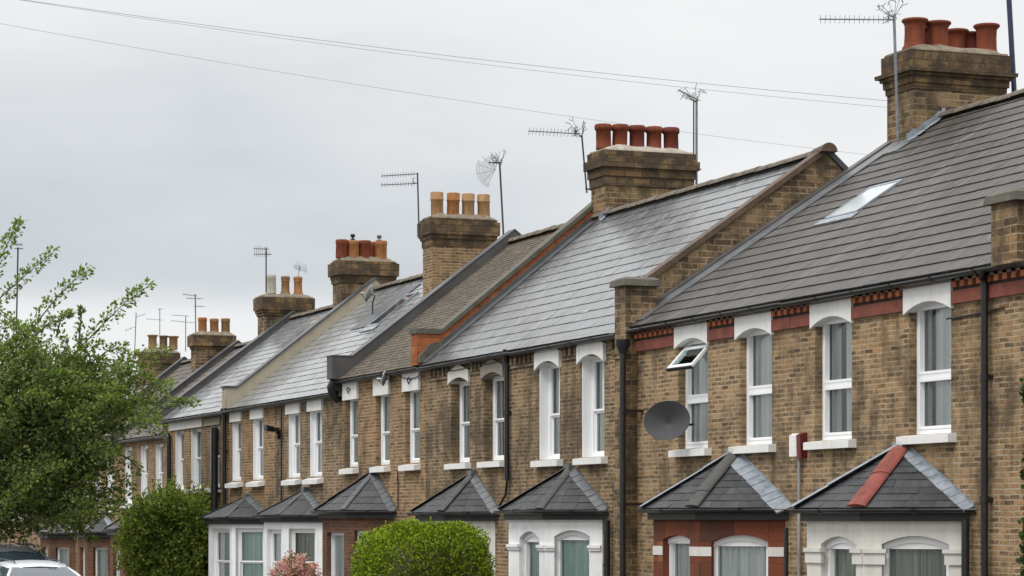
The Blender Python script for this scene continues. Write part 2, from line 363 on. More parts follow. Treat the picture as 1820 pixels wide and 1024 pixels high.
class Frame:              # local frame on a wall: s along it, n outward, z up
    def __init__(s, o, t, n): s.o = Vector(o); s.t = Vector(t).normalized(); s.n = Vector(n).normalized()
    def p(s, a, n, z): return s.o + s.t * a + s.n * n + Vector((0, 0, z))
def fbox(mb, F, s0, s1, n0, n1, z0, z1):
    mb.hexa([F.p(s0, n0, z0), F.p(s1, n0, z0), F.p(s1, n1, z0), F.p(s0, n1, z0), F.p(s0, n0, z1), F.p(s1, n0, z1), F.p(s1, n1, z1), F.p(s0, n1, z1)])
def arch_z(u, z0, rise): return z0 + rise * (1 - (2 * u - 1) ** 2)
def arc_band(mb, F, s0, s1, zb, rb, zt, rt, n0, n1, k=12, point=False):
    """a block whose underside rises by rb and whose top falls by rt to the ends"""
    for i in range(k):
        a, b = i / k, (i + 1) / k
        sa, sb = s0 + (s1 - s0) * a, s0 + (s1 - s0) * b
        if point:
            ta, tb = zt - rt * abs(2 * a - 1), zt - rt * abs(2 * b - 1)
        else:
            ta, tb = zt - rt * (2 * a - 1) ** 2, zt - rt * (2 * b - 1) ** 2
        ba, bb = arch_z(a, zb, rb), arch_z(b, zb, rb)
        mb.quad(F.p(sa, n1, ba), F.p(sb, n1, bb), F.p(sb, n1, tb), F.p(sa, n1, ta))
        mb.quad(F.p(sa, n0, ba), F.p(sb, n0, bb), F.p(sb, n1, bb), F.p(sa, n1, ba))
        mb.quad(F.p(sa, n1, ta), F.p(sb, n1, tb), F.p(sb, n0, tb), F.p(sa, n0, ta))
    zz = zt - rt
    mb.quad(F.p(s0, n0, zb), F.p(s0, n1, zb), F.p(s0, n1, zz), F.p(s0, n0, zz))
    mb.quad(F.p(s1, n0, zb), F.p(s1, n1, zb), F.p(s1, n1, zz), F.p(s1, n0, zz))

def wall_face(mb, F, W, z0, z1, ops):
    """wall sheet with openings (s0,s1,za,zt,rise,reveal)"""
    ss = sorted({0.0, W, *[o[0] for o in ops], *[o[1] for o in ops]})
    zs = sorted({z0, z1, *[o[2] for o in ops], *[o[3] for o in ops]})
    for i in range(len(ss) - 1):
        for j in range(len(zs) - 1):
            sm, zm = (ss[i] + ss[i + 1]) / 2, (zs[j] + zs[j + 1]) / 2
            if any(o[0] < sm < o[1] and o[2] < zm < o[3] for o in ops): continue
            mb.quad(F.p(ss[i], 0, zs[j]), F.p(ss[i + 1], 0, zs[j]), F.p(ss[i + 1], 0, zs[j + 1]), F.p(ss[i], 0, zs[j + 1]))
    for (s0, s1, za, zt, rise, rv) in ops:
        mb.quad(F.p(s0, 0, za), F.p(s0, -rv, za), F.p(s0, -rv, zt), F.p(s0, 0, zt))
        mb.quad(F.p(s1, 0, za), F.p(s1, -rv, za), F.p(s1, -rv, zt), F.p(s1, 0, zt))
        mb.quad(F.p(s0, 0, za), F.p(s1, 0, za), F.p(s1, -rv, za), F.p(s0, -rv, za))
        k = 12 if rise else 1
        for i in range(k):
            a, b = i / k, (i + 1) / k
            sa, sb = s0 + (s1 - s0) * a, s0 + (s1 - s0) * b
            ba, bb = arch_z(a, zt - rise, rise), arch_z(b, zt - rise, rise)
            mb.quad(F.p(sa, 0, ba), F.p(sb, 0, bb), F.p(sb, -rv, bb), F.p(sa, -rv, ba))
            if rise: mb.quad(F.p(sa, 0, ba), F.p(sb, 0, bb), F.p(sb, 0, zt), F.p(sa, 0, zt))

def curtain(parent, F, s0, s1, z0, z1, n, mat, gap=None, rnd=R):
    mb = MB(); ph = rnd.random() * 6
    spans = [(s0, s1)] if not gap else [(s0, s0 + (s1 - s0) * gap[0]), (s0 + (s1 - s0) * gap[1], s1)]
    for a, b in spans:
        k = max(4, int((b - a) / 0.018)); prev = None
        for i in range(k + 1):
            s = a + (b - a) * i / k
            d = n + 0.02 * math.sin(s * 62 + ph + 1.5 * math.sin(s * 9)) + 0.008 * math.sin(s * 131 + ph)
            cur = (F.p(s, d, z0), F.p(s, d + 0.004, z1))
            if prev: mb.add([prev[0], cur[0], cur[1], prev[1]], [(0, 1, 2, 3)], True)
            prev = cur
    return obj('curtain', mb, mat, parent)

def sash_window(house, F, sc, w, zs, zt, rv, kind='sash', cur='curtain_grey', gap=None, lining=False, bar=False, mid=0.5, fw=0.055, name='window', rise=0.0, dark=False):
    """white framed window in an opening centred at sc; returns the part"""
    s0, s1 = sc - w / 2, sc + w / 2
    fr = MB()
    nf = -rv + 0.02                 # front of the outer frame
    if lining:                      # white painted reveals
        for (a, b) in ((s0, s0 + 0.03), (s1 - 0.03, s1)): fbox(fr, F, a, b, -rv, -0.012, zs, zt - 0.002)
        s0 += 0.03; s1 -= 0.03
    nb = nf - 0.09
    fbox(fr, F, s0, s0 + fw, nb, nf, zs, zt); fbox(fr, F, s1 - fw, s1, nb, nf, zs, zt)
    fbox(fr, F, s0 + fw, s1 - fw, nb, nf, zt - fw - rise, zt); fbox(fr, F, s0 + fw, s1 - fw, nb, nf, zs, zs + fw * 1.25)
    a, b = s0 + fw, s1 - fw
    if kind == 'sash':
        zm = zs + (zt - zs) * mid; q = 0.034
        for (u0, u1, n1) in ((zm, zt - fw - rise, nf - 0.012), (zs + fw * 1.25, zm, nf - 0.05)):
            n0 = n1 - 0.035
            fbox(fr, F, a, a + q, n0, n1, u0, u1); fbox(fr, F, b - q, b, n0, n1, u0, u1)
            fbox(fr, F, a + q, b - q, n0, n1, u0, u0 + q); fbox(fr, F, a + q, b - q, n0, n1, u1 - q, u1)
            if bar: fbox(fr, F, (a + b) / 2 - 0.014, (a + b) / 2 + 0.014, n0, n1, u0 + q, u1 - q)
    elif kind == 'casement':
        zm = zs + (zt - zs) * mid; q = 0.036
        fbox(fr, F, a, b, nf - 0.07, nf + 0.004, zm - 0.028, zm + 0.028)
        for (u0, u1) in ((zs + fw * 1.25, zm - 0.028), (zm + 0.028, zt - fw - rise)):
            fbox(fr, F, a, a + q, nf - 0.06, nf + 0.01, u0, u1); fbox(fr, F, b - q, b, nf - 0.06, nf + 0.01, u0, u1)
            fbox(fr, F, a + q, b - q, nf - 0.06, nf + 0.01, u0, u0 + q); fbox(fr, F, a + q, b - q, nf - 0.06, nf + 0.01, u1 - q, u1)
    else:
        if kind == 'bars':
            k = 4
            for i in range(1, k): fbox(fr, F, a + (b - a) * i / k - 0.008, a + (b - a) * i / k + 0.008, nf - 0.03, nf - 0.015, zs, zt - fw)
    win = obj(name, fr, 'upvc', house)
    pm = MB(); np_ = nf - 0.062
    pm.quad(F.p(b - 0.002, np_, zs + 0.03), F.p(a + 0.002, np_, zs + 0.03), F.p(a + 0.002, np_, zt - 0.03), F.p(b - 0.002, np_, zt - 0.03))
    obj('pane', pm, 'pane', win)
    if cur: curtain(win, F, s0 + 0.01, s1 - 0.01, zs + 0.03, zt - 0.02, nb - 0.035, cur, gap)
    # dark-coloured sheets added behind the pane stand in for the unlit room
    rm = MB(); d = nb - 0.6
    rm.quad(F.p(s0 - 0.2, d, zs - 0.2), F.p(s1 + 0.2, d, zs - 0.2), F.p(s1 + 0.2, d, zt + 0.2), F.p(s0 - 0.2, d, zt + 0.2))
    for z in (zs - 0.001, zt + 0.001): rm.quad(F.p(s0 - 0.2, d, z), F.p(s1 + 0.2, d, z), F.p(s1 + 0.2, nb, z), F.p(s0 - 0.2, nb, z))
    obj('dark_backing', rm, 'soil', win)
    return win
def sill(win, F, s0, s1, z, n1=0.09, h=0.11, rv=0.15, mat='white_paint', tilt=0.0):
    mb = MB()
    mb.hexa([F.p(s0, -rv, z - h), F.p(s1, -rv, z - h), F.p(s1, n1, z - h - tilt), F.p(s0, n1, z - h - tilt),
             F.p(s0, -rv, z + 0.012), F.p(s1, -rv, z + 0.012), F.p(s1, n1, z - 0.02 - tilt), F.p(s0, n1, z - 0.02 - tilt)])
    return obj('sill', mb, mat, win)

def slates(name, parent, mat, o, run, up, W, L, gauge, width, thick, clip=None, jit=1.0, seed=1, skip=None):
    """rows of single slates on a plane: o = lower corner, run = unit along eaves, up = unit up the slope"""
    rnd = random.Random(seed); o = Vector(o); run = Vector(run).normalized(); up = Vector(up).normalized(); n = run.cross(up).normalized()
    if n.z < 0: n = -n
    mb = MB()
    rows = int(math.ceil(L / gauge - 0.02))
    for r in range(rows):
        t0 = r * gauge; t1 = min(L, t0 + gauge)
        lo, hi = (0.0, W) if clip is None else clip(t0 / L)
        lo2, hi2 = (0.0, W) if clip is None else clip(t1 / L)
        a = lo - (width * 0.5 if r % 2 else 0.0) - rnd.random() * 0.02
        sag = 0.006 * math.sin(r * 1.3 + seed)
        while a < hi - 0.002:
            b = a + width * (1 + 0.06 * (rnd.random() - 0.5))
            a0, b0 = max(a, lo), min(b, hi)
            if b0 - a0 > 0.004:
                ca, cb = min(max(a0, lo2), hi2), max(min(b0, hi2), lo2)
                dz = jit * (rnd.random() - 0.5) * 0.007; dt = jit * (rnd.random() - 0.5) * 0.010 + sag
                if rnd.random() < 0.012 * jit: dt -= 0.035 * rnd.random()
                tw = jit * (rnd.random() - 0.5) * 0.006
                h = thick + dz
                g = 0.0015
                A = o + run * (a0 + g) + up * (t0 + dt) + n * (h + tw); B = o + run * (b0 - g) + up * (t0 + dt) + n * (h - tw)
                Cc = o + run * (cb - g) + up * (t1 + 0.02 if t1 < L else t1) + n * 0.003; D = o + run * (ca + g) + up * (t1 + 0.02 if t1 < L else t1) + n * 0.003
                A0 = o + run * (a0 + g) + up * (t0 + dt) - n * 0.004; B0 = o + run * (b0 - g) + up * (t0 + dt) - n * 0.004
                mb.add([A, B, Cc, D, A0, B0], [(0, 1, 2, 3), (4, 5, 1, 0), (4, 0, 3), (5, 2, 1)])
            a = b
    # boarding under the slates
    lo, hi = (0.0, W) if clip is None else clip(0.0)
    lo2, hi2 = (0.0, W) if clip is None else clip(1.0)
    mb.quad(o + run * lo - n * 0.012, o + run * hi - n * 0.012, o + run * hi2 + up * L - n * 0.012, o + run * lo2 + up * L - n * 0.012)
    return obj(name, mb, mat, parent)

def gutter_run(parent, pts, mat='black_plastic', r=0.06, name='gutter', brackets=True):
    mb = MB(); n = 7
    pts = [Vector(p) for p in pts]; prof = []
    for i, p in enumerate(pts):
        d = (pts[min(i + 1, len(pts) - 1)] - pts[max(i - 1, 0)]).normalized()
        side = Vector((d.y, -d.x, 0)).normalized()
        if i not in (0, len(pts) - 1):
            d1 = (p - pts[i - 1]).normalized(); d2 = (pts[i + 1] - p).normalized()
            side = side / max(0.5, math.cos(0.5 * d1.angle(d2)))
        ring = [p + side * (r * math.cos(math.pi * k / n)) - Vector((0, 0, r * math.sin(math.pi * k / n))) for k in range(n + 1)]
        ring += [p + side * ((r - 0.012) * math.cos(math.pi * k / n)) - Vector((0, 0, (r - 0.012) * math.sin(math.pi * k / n))) for k in range(n, -1, -1)]
        prof.append(ring)
    m = len(prof[0]); vs = [q for rg in prof for q in rg]
    mb.add(vs, [(i * m + j, i * m + (j + 1) % m, (i + 1) * m + (j + 1) % m, (i + 1) * m + j) for i in range(len(pts) - 1) for j in range(m)], True)
    mb.add(prof[0], [tuple(range(m))]); mb.add(prof[-1], [tuple(range(m))])
    if brackets:
        for i in range(len(pts) - 1):
            L = (pts[i + 1] - pts[i]).length; k = int(L / 1.1)
            d = (pts[i + 1] - pts[i]).normalized(); side = Vector((d.y, -d.x, 0)).normalized()
            for j in range(1, k + 1):
                c = pts[i] + d * (L * j / (k + 1))
                rr = r + 0.007
                ring = [c + side * (rr * math.cos(math.pi * q / n)) - Vector((0, 0, rr * math.sin(math.pi * q / n))) for q in range(n + 1)]
                for q in range(n):
                    mb.quad(ring[q] - d * 0.03, ring[q + 1] - d * 0.03, ring[q + 1] + d * 0.03, ring[q] + d * 0.03)
    return obj(name, mb, mat, parent)

def half_tiles(name, parent, mat, p0, p1, r=0.13, seg=0.45, seed=0, lap=0.02, squash=0.75, nrm=None):
    rnd = random.Random(seed); p0 = Vector(p0); p1 = Vector(p1); d = (p1 - p0); L = d.length; d.normalize()
    side = d.cross(Vector((0, 0, 1))).normalized(); up = side.cross(d).normalized()
    mb = MB(); k = max(1, round(L / seg)); n = 8
    for i in range(k):
        a = p0 + d * (L * i / k); b = p0 + d * (L * (i + 1) / k + lap)
        off = up * (rnd.random() - 0.5) * 0.015
        ra, rb = r * 1.04, r * 0.97
        ring = []
        for c, q in ((a, ra), (b, rb)):
            ring += [c + off + side * q * math.cos(math.pi * j / n) + up * q * squash * math.sin(math.pi * j / n) for j in range(n + 1)]
        m = n + 1
        mb.add(ring, [(j, j + 1, m + j + 1, m + j) for j in range(n)], True)
        mb.add(ring[:m], [tuple(range(m))]); mb.add(ring[m:], [tuple(range(m))])
    return obj(name, mb, mat, parent)

def slope_bar(mb, y0, y1, xa, za, xb, zb, h0, h1):
    """bar lying on a roof slope, y0..y1 wide, from height h0 to h1 above it (measured along the roof normal)"""
    d = Vector((xb - xa, 0, zb - za)).normalized(); n = Vector((-d.z, 0, d.x))
    def P(x, z, y, h): return (x + n.x * h, y, z + n.z * h)
    mb.hexa([P(xa, za, y0, h0), P(xb, zb, y0, h0), P(xb, zb, y1, h0), P(xa, za, y1, h0), P(xa, za, y0, h1), P(xb, zb, y0, h1), P(xb, zb, y1, h1), P(xa, za, y1, h1)])

# ------------------------------------------------------------------ houses
XF = 16.3
def gz(y):
    pts = [(-1e4, 0.0), (54, 0.0), (76, -0.45), (110, -0.9), (1e4, -0.9)]
    for (a, za), (b, zb) in zip(pts, pts[1:]):
        if y <= b: return za + (zb - za) * (y - a) / (b - a)

def house(label, y0, y1, ze, xr, zr, roof, wallmat, wins, gauge, width, thick, ridge='ridge_tile', style=None, seed=1, fascia='shaded_fascia_paint', gutter=True, near_gable=True, far_gable=True):
    h = thing('terraced_house', label, 'house', (XF, (y0 + y1) / 2, gz((y0 + y1) / 2)), 'brick terraced houses along the street')
    F = Frame((XF, y0, 0), (0, 1, 0), (-1, 0, 0))
    zb = gz((y0 + y1) / 2) - 0.3
    w = MB(); ops = []
    for q in wins:
        ops.append((q['c'] - y0 - q['w'] / 2, q['c'] - y0 + q['w'] / 2, q['zs'], q['zt'], 0.0, q.get('rv', 0.14)))
    wall_face(w, F, y1 - y0, zb, ze - 0.04, ops)
    xb = 2 * xr - XF; e = 0.004
    for y, on in ((y0 + e, near_gable), (y1 - e, far_gable)):
        w.poly([(XF + e, y, zb), (xb - e, y, zb), (xb - e, y, ze - 0.03), (xr, y, zr - 0.04), (XF + e, y, ze - 0.03)])
    w.quad((xb, y0, zb), (xb, y1, zb), (xb, y1, ze), (xb, y0, ze))
    obj('wall', w, wallmat, h)
    # roof
    xe, zl = XF - 0.14, ze - 0.14 * (zr - ze) / (xr - XF)
    up = Vector((xr - xe, 0, zr - zl)); L = up.length
    rf = slates('roof', h, roof, (xe, y0, zl), (0, 1, 0), up, y1 - y0, L, gauge, width, thick, None, 1.0 if 'plain' in roof else 0.6, seed)
    bk = MB(); bk.quad((xr, y0, zr), (xr, y1, zr), (xb + 0.14, y1, zl), (xb + 0.14, y0, zl)); obj('rear_slope', bk, roof, rf)
    if ridge: half_tiles('ridge_tiles', rf, ridge, (xr, y0, zr), (xr, y1, zr), 0.13, 0.45, seed)
    fb = MB(); fb.box(XF - 0.075, XF - 0.004, y0 + 0.002, y1 - 0.002, ze - 0.2, ze - 0.045); obj('fascia', fb, fascia, h)
    if gutter: gutter_run(h, [(xe + 0.0, y0 + 0.0, zl - 0.025), (xe, y1 - 0.004, zl - 0.04)])
    h['_e'] = 0; del h['_e']
    return h, F

def lintel_rect(win, F, sc, w, z0, z1, n1=0.03, mat='white_paint', rv=0.1):
    mb = MB(); fbox(mb, F, sc - w / 2, sc + w / 2, -rv, n1, z0, z1); return obj('lintel', mb, mat, win)
def lintel_arch(win, F, sc, w, zb, rb, zt, rt, n1=0.03, rv=0.1, mat='white_paint', point=False):
    mb = MB(); arc_band(mb, F, sc - w / 2, sc + w / 2, zb, rb, zt, rt, -rv, n1, 14, point); return obj('lintel', mb, mat, win)

def downpipe(parent, y, ztop, zbot, x=XF - 0.09, r=0.042, hopper=False, swan=None, mat='black_plastic'):
    mb = MB()
    pts = [(x, y, zbot), (x, y, ztop)]
    if swan: pts += [(x - 0.02, y, ztop + 0.08), (swan[0], swan[1], swan[2] - 0.1), swan]
    mb.tube(pts, r, 10)
    z = zbot + 1.2
    while z < ztop - 0.2:
        mb.tube([(x, y, z - 0.04), (x, y, z + 0.04)], r + 0.012, 10); mb.box(x, XF + 0.0, y - 0.05, y + 0.05, z - 0.02, z + 0.02)
        z += 1.45
    if hopper: mb.lathe((x, y, ztop - 0.02), [(r, 0), (r + 0.06, 0.12), (r + 0.065, 0.22)], 10)
    return obj('downpipe', mb, mat, parent)

def chimney(parent, x0, x1, y0, y1, z0, zt, steps, pots, brick='sooty_brick', cap='cap_brick', flaunch='mortar', fl_h=0.12, bulge=0.0, frieze=None, label=None):
    """steps: (z0 below top, z1 below top, how far it stands out)"""
    b = MB(); b.box(x0, x1, y0, y1, z0, zt - steps[0][0] + 0.02)
    c = obj('chimney', b, brick, parent)
    m = MB()
    for (a, d, o) in steps:
        b0 = zt - a; b1 = zt - d
        m.hexa([(x0 - o, y0 - o, b0), (x1 + o, y0 - o, b0), (x1 + o, y1 + o, b0), (x0 - o, y1 + o, b0),
                (x0 - o - 0.004, y0 - o - 0.004, b1), (x1 + o + 0.004, y0 - o - 0.004, b1), (x1 + o + 0.004, y1 + o + 0.004, b1), (x0 - o - 0.004, y1 + o + 0.004, b1)])
    obj('chimney_cap', m, cap, c)
    f = MB(); o = steps[-1][2] - 0.03
    k = 12; pts0 = []; rnd = random.Random(int(x0 * 100))
    # mortar bed, uneven along its top
    for i in range(k + 1):
        x = x0 - o + (x1 - x0 + 2 * o) * i / k
        e = min(1.0, min(i, k - i) / 1.5)
        hz = zt + fl_h * (0.35 + 0.65 * e) * (0.85 + 0.3 * rnd.random())
        pts0.append([(x, y0 - o, zt - 0.01), (x, y0 - o + 0.03, zt + 0.04), (x, y0 + 0.1, hz), (x, y1 - 0.1, hz), (x, y1 + o - 0.03, zt + 0.04), (x, y1 + o, zt - 0.01)])
    for i in range(k):
        for j in range(5): f.quad(pts0[i][j], pts0[i + 1][j], pts0[i + 1][j + 1], pts0[i][j + 1])
    f.poly(pts0[0]); f.poly(pts0[-1])
    obj('mortar_bed', f, flaunch, c)
    for (px, py, zb, prof, mat, nm) in pots:
        p = MB(); p.lathe((px, py, zb), prof, 20, cap=False)
        rt, zt2 = prof[-1]; p.lathe((px, py, zb), [(rt, zt2), (rt * 0.78, zt2 - 0.005), (rt * 0.75, zt2 - 0.3)], 20, cap=True)
        tx, ty = rnd.uniform(-.025, .025), rnd.uniform(-.025, .025)
        p.v = [(x + (z - zb) * tx, y + (z - zb) * ty, z) for x, y, z in p.v]
        obj(nm or 'chimney_pot', p, mat, c)
    return c
def pot_roll(r, h):      # round rolled rim
    return [(r * 1.02, 0), (r * 1.02, 0.05), (r * .98, 0.06), (r * .97, h - .12), (r * 1.1, h - .115), (r * 1.17, h - .07), (r * 1.16, h - .03), (r * 1.02, h)]
def pot_flare(r, h):
    return [(r * 1.22, 0), (r * 1.2, .05), (r * 1.02, .1), (r, .14), (r * .97, h * .55), (r, h - .1), (r * 1.12, h - .06), (r * 1.28, h - .04), (r * 1.3, h - .015), (r * 1.22, h)]
def pot_band(r, h):
    return [(r * 1.0, 0), (r * .98, h * .64), (r * 1.09, h * .67), (r * 1.09, h * .71), (r * 1.03, h * .73), (r * 1.05, h * .97), (r * .98, h)]
def pot_step(r, h):
    return [(r * 1.35, 0), (r * 1.3, .05), (r * 1.0, .14), (r * .95, h * .72), (r * 1.06, h * .75), (r * 1.06, h * .79), (r * 1.0, h * .82), (r * 1.1, h * .85), (r * 1.1, h * .95), (r, h)]
def pot_plain(r, h):
    return [(r, 0), (r * .97, h * .74), (r * 1.05, h * .77), (r * 1.05, h * .96), (r * .98, h)]
def pot_flat(r, h):
    return [(r * 1.0, 0), (r * .93, h * .86), (r * 1.25, h * .9), (r * 1.25, h)]

# plan of every house -------------------------------------------------
SL1 = 0.653
H = {}
W1 = dict(zs=3.47, zt=5.12, w=1.02, rv=0.13)
def fit_h1(h, F, y0, ws):
    out_ = []
    for (c, kw) in ws:
        k = dict(W1); k.update(kw); cur = k.pop('cur', 'curtain_grey'); gap = k.pop('gap', None); kind = k.pop('kind', 'casement')
        win = sash_window(h, F, c - y0, k['w'], k['zs'], k['zt'], k['rv'], kind, cur, gap, mid=kw.get('mid', 0.46))
        sill(win, F, c - y0 - k['w'] / 2 - 0.13, c - y0 + k['w'] / 2 + 0.12, k['zs'], 0.12, 0.12, 0.13)
        lintel_arch(win, F, c - y0, k['w'] + 0.14, 4.98, 0.13, 5.385, 0.0, 0.05, 0.12)
        out_.append(win)
    return out_
def dentils(h, y0, y1, gaps):
    spans = []; a = y0
    for g0, g1 in sorted(gaps):
        spans.append((a, g0)); a = g1
    spans.append((a, y1))
    for a, b in spans:
        if b - a < 0.05: continue
        red = MB(); dk = MB()
        dl = []
        red.box(XF - 0.05, XF - 0.004, a, b, 5.03, 5.185)
        dk.box(XF - 0.02, XF - 0.003, a, b, 5.187, 5.375)
        k = max(1, round((b - a) / 0.19)); s = (b - a) / k
        for i in range(k):
            dn = MB(); dn.box(XF - 0.075, XF - 0.018, a + s * (i + 0.22), a + s * (i + 0.72), 5.225, 5.374); dl.append(dn)
        obj('string_course', red, 'red_band', h); d = obj('dentil_course', dk, 'dentil_dark', h)
        for dn in dl: obj('dentil', dn, 'dentil_orange', d)

def q1(c, **k): d = dict(W1); d.update({a: b for a, b in k.items() if a in ('w', 'zs', 'zt', 'rv')}); d['c'] = c; return d
# --- house at the near right, mostly outside the frame
h0, F0 = house('brick end house at the right edge, only its dark gutter and ivy-edged wall showing', 20.2, 25.7, 5.5, 21.5, 8.9, 'brown_slate', 'stock_brick', [], 0.355, 0.32, 0.016, seed=3)
# --- the brown-roofed pair
hA, FA = house('brick house with cream bay window and a red clay tile down its bay roof', 25.7, 31.72, 5.5, 21.5, 8.9, 'brown_slate', 'stock_brick', [q1(28.04), q1(30.56)], 0.325, 0.42, 0.02, seed=4)
fit_h1(hA, FA, 25.7, [(28.04, dict(kind='casement', mid=0.44, gap=(0.72, 0.8), cur='curtain_grey')), (30.56, dict(kind='casement', mid=0.45, gap=(0.55, 0.75)))])
dentils(hA, 25.72, 31.715, [(28.04 - 0.585, 28.04 + 0.585), (30.56 - 0.585, 30.56 + 0.585)])
hB, FB = house('brick house with red brick bay window and an open top-hung window upstairs', 31.72, 37.4, 5.5, 21.5, 8.9, 'brown_slate', 'stock_brick', [q1(32.87), q1(34.95)], 0.325, 0.42, 0.02, seed=5)
wB = fit_h1(hB, FB, 31.72, [(32.87, dict(kind='casement', mid=0.47)), (34.95, dict(kind='casement', mid=0.45, gap=(0.4, 0.5), cur='curtain_white'))])
dentils(hB, 31.725, 37.0, [(32.87 - 0.585, 32.87 + 0.585), (34.95 - 0.585, 34.95 + 0.585)])
# --- the pair with the shiny slate roof
XR2, ZR2 = 19.85, 8.36
def q2(c, w=0.86, zs=3.43, zt=5.08, rv=0.19): return dict(c=c, w=w, zs=zs, zt=zt, rv=rv)
hC, FC = house('brick house with white painted bay and two white arched hoods over its upper windows', 37.46, 42.15, 5.48, XR2, ZR2, 'grey_slate', 'brown_stock_brick',
               [q2(38.8, 0.96), q2(40.7, 0.96)], 0.295, 0.30, 0.014, seed=6)
for c, gp in ((38.8, None), (40.7, (0.05, 0.7))):
    win = sash_window(hC, FC, c - 37.46, 0.96, 3.43, 5.08, 0.19, 'sash', 'curtain_grey', gp, lining=True, bar=True, mid=0.46)
    sill(win, FC, c - 37.46 - 0.62, c - 37.46 + 0.58, 3.43, 0.12, 0.12, 0.2)
    lintel_arch(win, FC, c - 37.46, 1.12, 4.96, 0.14, 5.36, 0.11, 0.06, 0.2)
hD, FD = house('brick house with a round clipped hedge before its bay and plain arched stone lintels', 42.15, 47.1, 5.48, XR2, ZR2, 'grey_slate', 'brown_stock_brick',
               [q2(43.38, 1.04, 3.47, 5.0, 0.2), q2(45.15, 1.04, 3.47, 5.0, 0.2)], 0.295, 0.30, 0.014, seed=7, ridge='ridge_tile')
for c in (43.38, 45.15):
    win = sash_window(hD, FD, c - 42.15, 1.04, 3.47, 5.0, 0.2, 'sash', 'curtain_grey', (0.1, 0.8), mid=0.48)
    sill(win, FD, c - 42.15 - 0.6, c - 42.15 + 0.56, 3.47, 0.12, 0.12, 0.22)
    lintel_arch(win, FD, c - 42.15, 1.12, 4.94, 0.11, 5.3, 0.14, 0.05, 0.2, 'shaded_fascia_paint' if c < 44 else 'cream_paint', True)
for h_, a, b, gaps in ((hC, 37.9, 42.14, [(38.2, 39.4), (40.1, 41.3)]), (hD, 42.16, 46.9, [(42.8, 43.96), (44.58, 45.72)])):
    t = a
    for g0, g1 in gaps + [(b, b)]:
        if g0 - t > 0.1:
            m = MB()
            k = max(1, round((g0 - t) / 0.24)); s_ = (g0 - t) / k
            m.box(XF - 0.03, XF - 0.003, t, g0, 5.06, 5.118)
            dc = obj('dentil_course', m, 'brown_stock_brick', h_)
            for i in range(k): m = MB(); m.box(XF - 0.045, XF - 0.003, t + s_ * i, t + s_ * (i + 0.55), 5.12, 5.27); obj('dentil', m, 'brown_stock_brick', dc)
        t = g1
# --- plain-tiled house
hE, FE = house('brick house with rough brown plain-tiled roof between raised party walls', 47.1, 52.5, 5.48, 20.1, 8.42, 'plain_tile', 'orange_stock_brick',
               [dict(c=c, w=0.9, zs=3.52, zt=5.0, rv=0.13) for c in (47.9, 49.75, 51.85)], 0.115, 0.17, 0.012, seed=8)
for c in (47.9, 49.75, 51.85):
    win = sash_window(hE, FE, c - 47.1, 0.9, 3.52, 5.0, 0.13, 'sash', 'curtain_grey' if c > 48 else 'curtain_white', (0.45, 0.62) if c > 51 else None, mid=0.44)
    sill(win, FE, c - 47.1 - 0.5, c - 47.1 + 0.46, 3.52, 0.14, 0.12, 0.2, tilt=0.03)
    lintel_rect(win, FE, c - 47.1, 1.0, 4.93, 5.3, 0.05)
# --- pair of slate roofs, wet sheen put into their colour
def q4(c, w=0.95, zs=3.36, zt=4.86, rv=0.12): return dict(c=c, w=w, zs=zs, zt=zt, rv=rv)
XR4, ZR4 = 20.0, 8.15
hG, FG = house('brick house with white porch bay behind a pink flowering shrub', 52.5, 57.75, 5.23, XR4, ZR4, 'sheen_slate', 'brown_stock_brick', [q4(54.45), q4(56.15)], 0.25, 0.28, 0.014, seed=9)
hI, FI = house('brick house with white bay window beside the big leafy bush', 57.75, 61.8, 5.23, XR4, ZR4, 'sheen_slate', 'orange_stock_brick', [q4(59.2), q4(61.15, 0.85)], 0.25, 0.28, 0.014, seed=10)
for h_, F_, y0, cs in ((hG, FG, 52.5, (54.45, 56.15)), (hI, FI, 57.75, (59.2, 61.15))):
    for c in cs:
        w_ = 0.85 if c == 61.15 else 0.95
        win = sash_window(h_, F_, c - y0, w_, 3.36, 4.86, 0.12, 'sash', 'curtain_white' if c < 58 else 'curtain_grey', (0.4, 0.58) if c in (56.15, 59.2) else None, lining=True, bar=True)
        sill(win, F_, c - y0 - 0.6, c - y0 + 0.52, 3.36, 0.16, 0.12, 0.15, tilt=0.05)
        lintel_rect(win, F_, c - y0, w_ + 0.16, 4.8, 5.14, 0.05)
def q5(c, w=0.95, zs=3.22, zt=4.78, rv=0.14): return dict(c=c, w=w, zs=zs, zt=zt, rv=rv)
hJ, FJ = house('brick house with three upper windows under a long pale stone band', 61.8, 68.8, 5.2, 19.9, 7.95, 'sheen_slate', 'orange_stock_brick', [q5(63.25), q5(65.2, 1.1), q5(67.0)], 0.25, 0.28, 0.014, seed=11)
for c, w_ in ((63.25, .95), (65.2, 1.1), (67.0, .95)):
    win = sash_window(hJ, FJ, c - 61.8, w_, 3.22, 4.78, 0.14, 'sash', 'curtain_white' if c > 65 else 'curtain_drab', None, lining=True)
    sill(win, FJ, c - 61.8 - 0.62, c - 61.8 + 0.62, 3.22, 0.14, 0.12, 0.13)
m = MB(); m.box(XF - 0.05, XF - 0.002, 64.4, 68.0, 4.79, 5.0); obj('lintel_band', m, 'cream_paint', hJ)
m = MB(); m.box(XF - 0.04, XF - 0.002, 62.7, 64.25, 4.79, 4.98); obj('lintel_band', m, 'cream_render', hJ)
